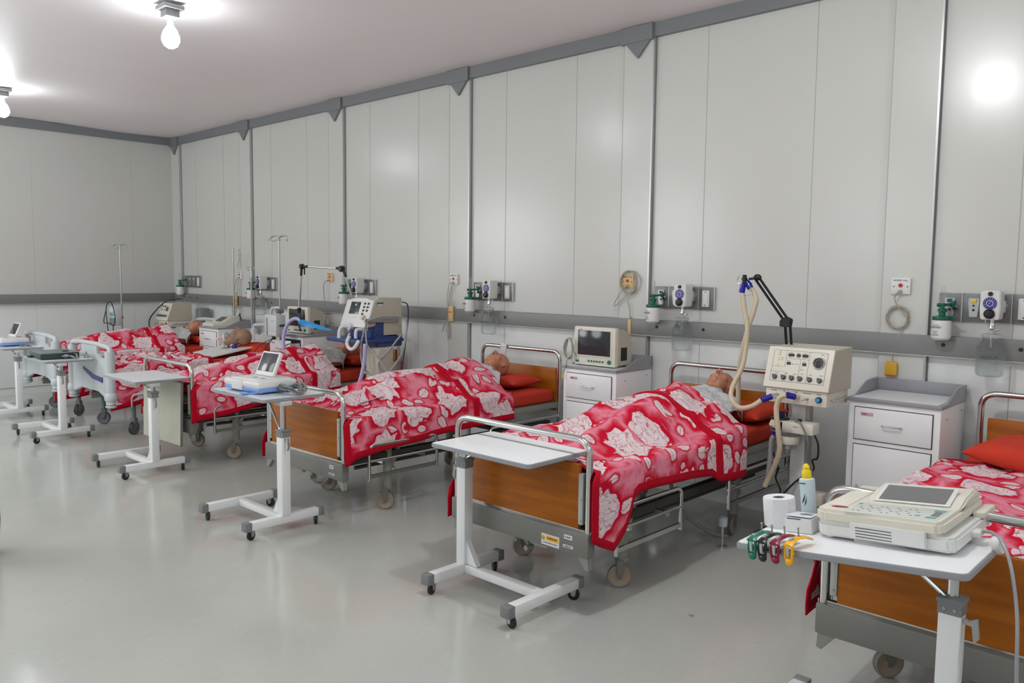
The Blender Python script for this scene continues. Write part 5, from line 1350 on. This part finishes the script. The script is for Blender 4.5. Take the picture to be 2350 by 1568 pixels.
# pump on the leftmost stand
t = thing('infusion_pump', 'white vital signs unit with teal display strip clamped to the leftmost drip stand', 'pump', (.62, -1.10, 1.03))
mb = MB(); mb.b2((-.085, -.05, -.13), (.085, .05, .13), bev=.02); mb.b2((-.13, -.03, -.07), (-.085, .04, .03), bev=.01); obj('housing', mb, 'plastic_grey', t)
mb = MB(); mb.b2((-.075, -.056, .045), (.07, -.049, .11), bev=.003); obj('upper_panel', mb, 'off_white', t)
mb = MB(); mb.b2((-.06, -.056, -.005), (.045, -.049, .035), bev=.002); obj('display', mb, 'cyan_btn', t)
mb = MB(); mb.b2((-.075, -.056, -.11), (.075, -.049, -.03), bev=.01); obj('lower_door', mb, 'plastic_shade', t)
mb = MB(); mb.cyl((0, .05, -.02), (0, .085, -.02), .03, n=14); obj('clamp', mb, 'steel', t)
mb = MB(); mb.tube([(.55, -1.17, .72), (.52, -1.18, .95), (.50, -1.18, 1.12), (.56, -1.17, 1.20), (.66, -1.17, 1.20), (.74, -1.17, 1.10), (.77, -1.17, .98), (.72, -1.17, .90), (.55, -1.18, .93), (.42, -1.18, .92), (.42, -1.18, .98), (.50, -1.18, 1.10)], .006, 8, 6); mb.tube([(.70, -1.17, .92), (.69, -1.17, .74)], .006, 8, 1)
o = obj('pump_cord', mb, 'black', None, None, 60); tag(o, 'black cord looped around the vital signs unit on the leftmost stand', 'cable')
# feeding/suction unit on stand between bays two and three
t = thing('infusion_device', 'grey-white boxy pump with top handle clamped before the cream monitor', 'pump', (3.83, -.76, .94))
mb = MB(); mb.b2((0, .0, 0), (.24, .12, .235), bev=.014); obj('housing', mb, 'plastic_grey', t)
mb = MB(); mb.b2((-.012, .01, .02), (.012, .11, .20), bev=.006); mb.b2((.05, -.004, .01), (.065, .004, .20)); mb.b2((.15, -.003, .165), (.20, .002, .17)); obj('door', mb, 'plastic_shade', t)
mb = MB(); mb.tube(arc_path([(.03, .06, .225), (.05, .06, .30), (.20, .06, .315), (.225, .06, .26)], .03, 5), .014, 12, 1); obj('handle', mb, 'plastic_grey', t)
mb = MB(); mb.cyl((.215, .02, .275), (.215, .10, .275), .026, n=16, bev=.003); obj('knob', mb, 'cap_grey', t)
mb = MB(); mb.b2((.12, -.003, .02), (.145, .001, .05)); mb.b2((.17, -.003, .02), (.22, .001, .04)); obj('label_plate', mb, 'off_white', t)
mb = MB(); mb.cyl((.24, .05, .12), (.32, .05, .125), .012, n=10); mb.cyl((.09, .06, -.04), (.09, .06, .0), .02, n=12); obj('bracket', mb, 'black', t)
mb = MB(); mb.tube([(3.92, -.72, .91), (3.78, -.76, .85), (3.70, -.77, .80), (3.66, -.78, .76), (3.68, -.80, .72), (3.75, -.82, .68)], .004, 7, 6); mb.tube([(3.93, -.72, .91), (3.84, -.76, .80), (3.86, -.76, .70)], .006, 7, 5); o = obj('pump_cord', mb, 'text_dark', None, None, 60); tag(o, 'thin dark cord under the boxy grey-white pump', 'cable')
mb = MB(); mb.tube([(4.02, -.63, .83), (4.10, -.63, .86), (4.20, -.62, .86), (4.28, -.62, .80)], .005, 7, 6); o = obj('probe_cord', mb, 'cord_grey', None, None, 60); tag(o, 'grey cord coming out of the open cabinet drawer', 'cable')

# ================================================================== RECORDERS
def small_recorder(label, loc, rz):
    """white/blue recorder with tilted screen; origin bottom centre"""
    t = thing('ecg_recorder', label, 'recorder', loc, (0, 0, rz))
    mb = MB(); mb.b2((-.20, -.14, .012), (.20, .14, .048), bev=.012); obj('lower_shell', mb, 'blue_body', t)
    mb = MB(); mb.b2((-.205, -.145, .040), (.205, .145, .085), bev=.016); mb.b2((-.14, -.12, .08), (.16, .13, .092), bev=.006); mb.b2((-.10, -.149, .02), (.02, -.13, .083), bev=.004); obj('upper_shell', mb, 'off_white', t)
    m_ = Matrix.Translation((0, .035, .092)) @ Matrix.Rotation(-.42, 4, 'X')
    mb = MB(m_); mb.b2((-.105, -.012, .0), (.105, .012, .17), bev=.01); s_ = obj('screen_lid', mb, 'off_white', t)
    mb = MB(m_); mb.b2((-.085, -.0145, .03), (.085, -.0115, .155), bev=.001); obj('screen', mb, 'screen', s_)
    mb = MB(); mb.b2((.01, -.06, .088), (.04, -.04, .096)); mb.b2((.09, -.06, .088), (.12, -.04, .096)); obj('button', mb, 'blue_body', t)
    mb = MB()
    for x in (-.16, .16):
        for y in (-.1, .1): mb.cyl((x, y, 0), (x, y, .014), .012, n=10)
    obj('foot', mb, 'cap_grey', t); return t
r3 = small_recorder('white and blue recorder with upright dark screen on the third-bay overbed table', (7.00, -2.60, .8625), .06)
dup(r3, (1.45, -2.58, .7755), (0, 0, .05), label='white and blue recorder with upright screen at the far left edge')
def sheet(c, w, d, rz, label, mat='paper'):
    mb = MB(); mb.b2((-w / 2, -d / 2, 0), (w / 2, d / 2, .0012)); o = obj('paper_sheet', mb, mat); o.location = c; o.rotation_euler = (0, 0, rz); tag(o, label, 'paper')
sheet((7.03, -2.68, .8625), .40, .19, .1, 'white paper sheet under the recorder on the grey-edged table')
sheet((1.60, -2.60, .7722), .42, .28, .0, 'white paper sheet under the recorder at the far left edge')
def tangle(c, r, n, seed, mat, name, label, rr=.004, sz=.03):
    rnd = random.Random(seed); pts = []
    for k in range(n * 9):
        a = 2 * PI * k / 9; w = rnd.uniform(.55, 1.0)
        pts.append((c[0] + r[0] * w * math.cos(a) + rnd.uniform(-.006, .006), c[1] + r[1] * w * math.sin(a), c[2] + rr + abs(sz * math.sin(k * .7 + seed)) * rnd.uniform(.3, 1)))
    mb = MB(); mb.tube(pts, rr, 7, 4); o = obj(name, mb, mat, None, None, 60); tag(o, label, 'cable'); return o
tangle((7.245, -2.52, .8625), (.115, .09), 10, 3, 'cord_grey', 'patient_cable', 'tangled grey cable bundle beside the white and blue recorder', .0055, .06)
mb = MB(); mb.sph((7.10, -2.77, .872), (.035, .022, .010), 16, rot=(0, 0, .4)); mb.cyl((7.13, -2.755, .874), (7.18, -2.72, .876), .004, n=8); o = obj('finger_probe', mb, 'blue_body'); tag(o, 'flat blue and white probe in front of the recorder', 'probe')
tangle((1.74, -2.50, .7735), (.07, .06), 5, 8, 'cord_grey', 'patient_cable', 'thin grey cable on the table at the far left edge', .0035, .02)
# dark green device on the table before bed 1
t = thing('flat_device', 'flat dark green boxed device on the overbed table in front of the grey plastic-ended bed', 'device', (3.10, -2.625, .7705), (0, 0, -.05))
mb = MB(); mb.b2((-.20, -.17, .006), (.20, .17, .058), bev=.004); obj('body', mb, 'device_green', t)
mb = MB(); mb.b2((-.20, -.17, .058), (.20, .17, .063), bev=.002); obj('top_plate', mb, 'plastic_shade', t)
mb = MB(); mb.b2((-.205, -.20, 0), (-.10, -.16, .016), bev=.006); mb.b2((.05, .05, .062), (.10, .10, .072), bev=.003); obj('connector', mb, 'black', t)
tangle((3.33, -2.55, .770), (.10, .08), 4, 12, 'hose_clear', 'patient_cable', 'clear looped cable beside the flat dark green device', .004, .05)
mb = MB(); mb.cyl((0, 0, 0), (0, 0, .03), .022, n=14, bev=.004); mb.cyl((0, 0, .03), (0, 0, .05), .010, n=12); mb.sph((-.01, 0, .055), .012, 10); o = obj('sensor_cup', mb, 'steel'); o.location = (3.36, -2.42, .7705); tag(o, 'small metal sensor standing at the back of the dark green device table', 'sensor')
# fax-like recorder on far cabinet
t = thing('fax_recorder', 'off-white sloped fax-like recorder on the farthest cabinet', 'recorder', (2.08, -.60, .9495))
mb = MB(); mb.prism([(-.02, .0), (-.02, .04), (.10, .05), (.22, .115), (.36, .12), (.36, 0)], .30, 'yz', 0, bev=.008); obj('body', mb, 'cream', t)
mb = MB(); mb.prism([(.115, .062), (.205, .108), (.205, .112), (.115, .066)], .14, 'yz', .08); obj('keypad', mb, 'knob_grey', t)
mb = MB(); mb.tube([(2.30, -.24, 1.04), (2.36, -.26, 1.10), (2.40, -.28, 1.08), (2.43, -.28, .99), (2.38, -.28, .97), (2.32, -.26, .98), (2.36, -.25, 1.02)], .008, 8, 6); o = obj('power_cord', mb, 'black', None, None, 60); tag(o, 'black cord bunched behind the fax-like recorder', 'cable')

# ================================================================== INTUBATION HEAD TRAINER
bx, by = 3.03, -1.19
tl = math.atan2(.09, .60)
t = thing('trainer_board', 'tilted pale grey base board of the head trainer lying on the second bed', 'board', (bx, by, .712), (tl, 0, -.0))
mb = MB(); mb.prism([(0, 0), (.53, -.04), (.50, .60), (0, .68)], .016, 'xy', 0, bev=.003); obj('board', mb, 'off_white', t)
mb = MB(); mb.cyl((.22, .28, .014), (.22, .28, .024), .05, n=20); obj('foot_plate', mb, 'steel', t)
HT = Matrix.Translation((3.42, -.80, .90))
mb = MB(Matrix.Rotation(-1.45, 4, 'Z') @ Matrix.Rotation(.10, 4, 'X'))
prims(mb, HEAD + [('c', (0, -.07, -.03), (0, -.17, -.03), .060, .066)])
me_tr = remesh(mb, .0045, 3); me_tr.materials.append(M['brown_skin'])
t = thing('intubation_trainer', 'brown manikin head with exposed airway tubes lying on the tilted board', 'trainer head', (3.36, -.78, .905), (.15, 0, 0))
o = obj('head', me_tr, None, t); o.rotation_euler = (0, 0, .35)
def loc_(a, b, r, m, n, extra=None):
    mb = MB(); mb.cyl(a, b, r, n=14, bev=.002); return obj(n, mb, m, t)
loc_((-.185, -.085, -.02), (-.165, -.075, -.015), .072, 'plastic_grey', 'neck_collar')
loc_((-.205, -.09, -.02), (-.185, -.083, -.018), .045, 'amber', 'airway_gasket')
loc_((-.20, -.085, .0), (-.30, -.125, -.02), .013, 'airway', 'trachea')
loc_((-.20, -.09, -.03), (-.235, -.11, -.09), .013, 'airway', 'oesophagus')
loc_((-.30, -.125, -.02), (-.325, -.135, -.025), .015, 'off_white', 'tube_tip'); loc_((-.235, -.11, -.09), (-.24, -.113, -.11), .015, 'off_white', 'tube_tip')
mb = MB(); mb.b2((-.20, -.115, -.125), (-.14, -.085, .02), bev=.006); mb.b2((-.14, -.10, -.105), (-.06, -.06, -.075), bev=.006); obj('stand_bracket', mb, 'plastic_grey', t)
mb = MB(); mb.sph((-.005, -.10, -.10), (.042, .03, .022), 16); obj('lung_bulb', mb, 'blue_conn', t)

# ================================================================== TABLE IN THE FOREGROUND: tilted top, things stand on its plane
def on_top(x, y, h=0.0):
    """point on the sloping top of the right foreground table"""
    return (x - h * math.sin(TILT), y, .818 - (11.228 - x) * math.tan(TILT) + .0025 + h * math.cos(TILT))
TR = (0, -TILT, 0)
t = thing('ecg_machine', 'large cream recorder with grey screen and keypad on the right foreground table', 'recorder', on_top(10.945, -2.40), TR)
mb = MB()
hw, y0, y1 = .222, -.235, .20
mb.prism([(-hw, y0 + .03), (-hw + .03, y0 + .005), (-.05, y0 - .005), (hw - .02, y0 - .03), (hw, y0 - .01), (hw, y1), (-hw, y1)], .046, 'xy', .008, bev=.008); obj('lower_shell', mb, 'off_white', t)
mb = MB(); mb.prism([(-hw - .004, y0 + .03), (-hw + .03, y0 + .002), (-.05, y0 - .008), (hw - .05, y0 - .03), (hw - .035, y0 - .01), (hw - .03, y1 - .02), (hw - .06, y1), (-hw, y1)], .044, 'xy', .054, bev=.010); us = obj('upper_shell', mb, 'cream', t)
mb = MB(); mb.prism([(-.235, .055), (-.05, .062), (.0, .080), (.0, .09), (-.05, .098), (-.235, .098)], .0, 'yz', 0) if False else None
mb = MB(); mb.prism([(-.05, .096), (.03, .118), (.14, .128), (.19, .112), (.195, .09), (-.05, .09)], .30, 'yz', -.115, bev=.006); hp = obj('screen_housing', mb, 'cream', us)
ms = Matrix.Translation((0, -.045, .0995)) @ Matrix.Rotation(.255, 4, 'X')
mb = MB(ms); mb.b2((-.090, .0, .0), (.150, .130, .004), bev=.002); obj('screen_bezel', mb, 'off_white', hp)
mb = MB(ms); mb.b2((-.075, .010, .004), (.135, .120, .0055)); obj('screen', mb, 'screen_grey', hp)
mb = MB(); mb.b2((-.12, -.235, .0975), (.165, -.085, .0992), bev=.001); kp = obj('keypad', mb, 'cream_pad', us)
mb = MB()
for r_ in range(4):
    for c_ in range(11):
        x = -.105 + c_ * .018 + r_ * .004
        if (c_ * 7 + r_ * 3) % 5 < 3: mb.b2((x, -.205 + r_ * .026, .099), (x + .008, -.200 + r_ * .026, .1001))
obj('key', mb, 'plastic_shade', kp)
mb = MB(); mb.b2((.125, -.215, .099), (.155, -.20, .1005)); mb.b2((.125, -.12, .099), (.158, -.105, .1005)); mb.b2((-.115, -.11, .099), (-.105, -.10, .1005)); mb.b2((.09, -.20, .099), (.105, -.19, .1005)); obj('start_key', mb, 'cyan_btn', kp)
mb = MB()
for r_ in range(3): mb.b2((.132, -.185 + r_ * .022, .099), (.155, -.175 + r_ * .022, .1005))
obj('function_key', mb, 'knob_grey', kp)
mb = MB(); mb.sph((-.155, -.175, .098), (.030, .011, .003), 20); obj('badge', mb, 'crimson_plastic', us)
mb = MB(); mb.b2((-.20, -.16, .0975), (-.135, .17, .101), bev=.003); obj('paper_lid', mb, 'cream', us)
mb = MB()
for k in range(4): mb.box((.02, y0 - .0195, .024 + k * .0095), (.20, .012, .0035), rot=(0, 0, -.11))
obj('vent_slot', mb, 'knob_grey', t)
mb = MB(); mb.prism([(-.10, y0 - .012), (.14, y0 - .039), (.14, y0 - .02), (-.10, y0 + .004)], .05, 'xy', .016, bev=.003); obj('vent_panel', mb, 'off_white', t)
mb = MB(); mb.b2((hw - .004, -.10, .022), (hw + .026, -.045, .042), bev=.006); obj('cable_socket', mb, 'off_white', t)
mb = MB(); mb.b2((hw - .03, .05, .05), (hw + .006, .19, .07), bev=.004); mb.b2((hw - .004, .10, .028), (hw + .004, .14, .05)); obj('rear_latch', mb, 'cream', t)
mb = MB()
for x in (-.18, .16):
    for y in (-.2, .15): mb.cyl((x, y, 0), (x, y, .01), .014, n=12)
obj('foot', mb, 'off_white', t)
mb = MB(); mb.lathe([(0, 0), (.026, 0), (.028, .004), (.028, .02), (.026, .024), (0, .024)], (0, 0, 0), 24, (1, 0, .2)); o = obj('ferrite_disc', mb, 'off_white'); o.location = (11.225, -2.50, .828); tag(o, 'white disc-shaped cable block at the right corner of the foreground table', 'cable block')
mb = MB(); mb.tube([(11.185, -2.47, .855), (11.215, -2.48, .860), (11.25, -2.52, .852), (11.29, -2.58, .80), (11.325, -2.64, .68), (11.34, -2.68, .54), (11.35, -2.70, .40)], .0055, 9, 8); o = obj('patient_cable', mb, 'hose_clear', None, None, 60); tag(o, 'thick grey patient cable drooping off the right foreground table', 'cable')
# toilet roll
t = thing('toilet_roll', 'white toilet paper roll standing on the right foreground table', 'paper roll', on_top(10.553, -2.53), TR)
mb = MB(); mb.lathe([(.020, .002), (.054, 0), (.056, .004), (.056, .098), (.054, .102), (.022, .101), (.020, .098), (.020, .002)], n=44); mb.box((.03, -.0505, .05), (.05, .002, .104), rot=(0, 0, .5)); obj('roll', mb, 'tissue', t)
mb = MB(); mb.lathe([(.0205, .001), (.0205, .100), (.0190, .100), (.0190, .001)], n=28); obj('core', mb, 'cap_grey', t)
# gel bottle
t = thing('gel_bottle', 'pale blue gel bottle with yellow nozzle cap behind the paper roll', 'bottle', on_top(10.578, -2.34), TR)
mb = MB(); mb.lathe([(0, 0), (.026, 0), (.0285, .004), (.0275, .06), (.0285, .128), (.027, .136), (.018, .139), (0, .139)], n=32); gb_ = obj('body', mb, 'bottle', t)
mb = MB(); mb.lathe([(.018, .138), (.0185, .142), (.017, .165), (.012, .172), (.0115, .175), (.0135, .178), (.010, .188), (.004, .193), (0, .194)], n=28); obj('cap', mb, 'yellow', t)
mb = MB()
for (z, w, dx) in ((.122, .024, -.006), (.012, .026, .0), ): mb.box((dx, -.0285, z), (w, .0012, .0035))
for s in (0, 1): mb.prism([(-.012 + .008 * s, .045 - .01 * s), (-.008 + .008 * s, .06 - .01 * s), (.002 + .006 * s, .085 - .01 * s), (-.002 + .006 * s, .06 - .01 * s)], .001, 'xz', -.0291)
obj('emblem', mb, 'text_dark', gb_)
# small carton
t = thing('carton', 'small white cardboard carton with raised flap in front of the gel bottle', 'box', on_top(10.655, -2.565), (0, -TILT, .02))
mb = MB(); mb.b2((-.047, -.045, 0), (.047, .045, .050), bev=.001); obj('body', mb, 'off_white', t)
mb = MB(); mb.box((-.003, .004, .0535), (.092, .088, .0012), rot=(-.06, .02, 0)); fl = obj('flap', mb, 'paper', t)
mb = MB(); mb.b2((-.01, .0, .0555), (.03, .006, .0562)); mb.b2((.0, .012, .0562), (.036, .015, .0568)); mb.b2((-.02, -.02, .0545), (.01, -.017, .0552)); obj('printing', mb, 'text_dark', fl)
mb = MB(); mb.b2((-.040, -.0458, .0465), (.01, -.0445, .0495)); obj('tear_slot', mb, 'navy', t)
# limb clamps
def clamp(mat, x, y, label, rz):
    t = thing('electrode_clamp', label, 'clamp', on_top(x, y, .012), (0.0, -TILT, rz))
    mb = MB()
    def f(b):
        prof = [(.075, .004), (.045, .016), (.01, .020), (-.025, .014), (-.045, .002)]
        rows = []
        for i, (y_, z_) in enumerate(prof):
            w = (.010, .015, .016, .015, .020)[i]
            rows.append([b.verts.new((-w, y_, z_)), b.verts.new((-w * .5, y_, z_ + .005)), b.verts.new((w * .5, y_, z_ + .005)), b.verts.new((w, y_, z_)), b.verts.new((w * .6, y_, z_ - .004)), b.verts.new((-w * .6, y_, z_ - .004))])
        for p, q in zip(rows, rows[1:]):
            for k in range(6): b.faces.new([p[k], p[(k + 1) % 6], q[(k + 1) % 6], q[k]])
        b.faces.new(rows[0]); b.faces.new(rows[-1][::-1]); bmesh.ops.recalc_face_normals(b, faces=b.faces)
    mb._add(f); obj('upper_jaw', mb, mat, t, angle=50)
    mb = MB(); mb.tube(arc_path([(-.013, -.036, .006), (-.014, -.042, -.03), (-.010, -.040, -.052), (.010, -.040, -.052), (.014, -.042, -.03), (.013, -.036, .006)], .012, 5), .0045, 8, 1); mb.sph((0, -.040, -.050), (.015, .010, .013), 14); mb.b2((-.012, -.036, -.028), (.012, .03, -.020), bev=.003); obj('lower_jaw', mb, mat, t)
    mb = MB(); mb.b2((-.007, -.030, .014), (.007, -.012, .022), bev=.001); mb.b2((-.006, -.047, -.034), (.006, -.043, -.002), bev=.001); obj('spring', mb, 'steel', t)
    mb = MB(); mb.cyl((0, .012, .020), (0, .012, .026), .006, n=12); mb.cyl((0, .012, .026), (0, .012, .048), .0028, n=10); mb.sph((0, .012, .050), .0042, 10); obj('terminal', mb, 'steel', t)
    return t
clamp('clamp_green', 10.598, -2.782, 'green limb electrode clamp, first of the four on the table edge', -.25)
clamp('clamp_black', 10.638, -2.790, 'black limb electrode clamp between the green and dark red ones', -.25)
clamp('crimson_plastic', 10.682, -2.790, 'dark red limb electrode clamp between the black and yellow ones', -.25)
clamp('clamp_yellow', 10.728, -2.788, 'yellow limb electrode clamp nearest the recorder', -.25)
coil((10.60, -2.10, .70), .04, .05, 4, 6, 'black', 'mains_cable', 'black coiled mains cable hanging behind the large cream recorder', rr=.007)

# suction hose and foot pedal below nearest bed head
hose([(9.10, -.95, .36), (9.12, -.93, .25), (9.16, -.88, .14), (9.22, -.82, .07), (9.32, -.80, .03), (9.42, -.78, .022)], .012, 'hose_clear', 'drain_hose', 'clear ribbed drain hose curving to the floor under the nearest manikin bed', ribs=.001)
t = thing('foot_switch', 'pale cylinder on a chrome stem under the head of the nearest manikin bed', 'switch', (9.46, -.92, 0))
mb = MB(); mb.cyl((0, 0, .13), (0, 0, .19), .028, n=20, bev=.005); obj('body', mb, 'plastic_grey', t)
mb = MB(); mb.cyl((0, 0, .01), (0, 0, .13), .009, n=12); mb.cyl((0, 0, 0), (0, 0, .012), .03, n=16); obj('stem', mb, 'chrome', t)
# plastic name holder clipped to the head rail of bed 3
mb = MB(); mb.box((0, 0, 0), (.07, .012, .10), rot=(.1, .25, 0), bev=.003); mb.cyl((-.03, .0, .02), (.03, 0, .02), .012, n=10); o = obj('card_holder', mb, 'off_white'); o.location = (6.87, -.165, .985); tag(o, 'white card holder clipped on the head rail behind the bald manikin', 'card holder')
mb = MB(); mb.b2((0, 0, 0), (.09, .006, .12), bev=.003); o = obj('card_holder', mb, 'plastic_grey'); o.location = (9.42, -.175, .90); tag(o, 'pale grey plate on the head rail left of the cream dial ventilator', 'card holder')

t = thing('waste_bin', 'dark rounded bin just entering the photo at its left edge', 'bin', (6.505, -4.160, 0))
mb = MB(); mb.lathe([(0, 0), (.14, 0), (.155, .02), (.168, .2), (.165, .40), (.15, .43), (0, .43)], n=36); obj('body', mb, 'black', t)
mb = MB(); mb.lathe([(.10, .43), (.145, .43), (.14, .44), (.10, .445)], n=36); obj('rim', mb, 'black_rubber', t)
# ================================================================== CAMERA / WORLD
cam = bpy.data.cameras.new('camera'); co = bpy.data.objects.new('camera', cam); COL.objects.link(co)
cam.sensor_fit = 'HORIZONTAL'; cam.sensor_width = 36.0; cam.lens = 1853.7257 * 36.0 / 2350.0
cam.clip_start = .05; cam.clip_end = 60
yaw, pit, rol = .7550849, .0846279, .0111183
F = V((-math.sin(yaw) * math.cos(pit), math.cos(yaw) * math.cos(pit), -math.sin(pit)))
R0 = V((math.cos(yaw), math.sin(yaw), 0)); U0 = R0.cross(F)
R = math.cos(rol) * R0 + math.sin(rol) * U0; U = -math.sin(rol) * R0 + math.cos(rol) * U0
mw = Matrix((( R.x, U.x, -F.x, 11.80667), (R.y, U.y, -F.y, -5.3), (R.z, U.z, -F.z, 1.65), (0, 0, 0, 1)))
co.matrix_world = mw
SC.camera = co
w = bpy.data.worlds.new('world'); SC.world = w; w.use_nodes = True
w.node_tree.nodes['Background'].inputs[0].default_value = (.95, .98, 1.0, 1); w.node_tree.nodes['Background'].inputs[1].default_value = .38
SC.view_settings.view_transform = 'Standard'
SC.view_settings.look = 'None'
SC.view_settings.exposure = 0.27
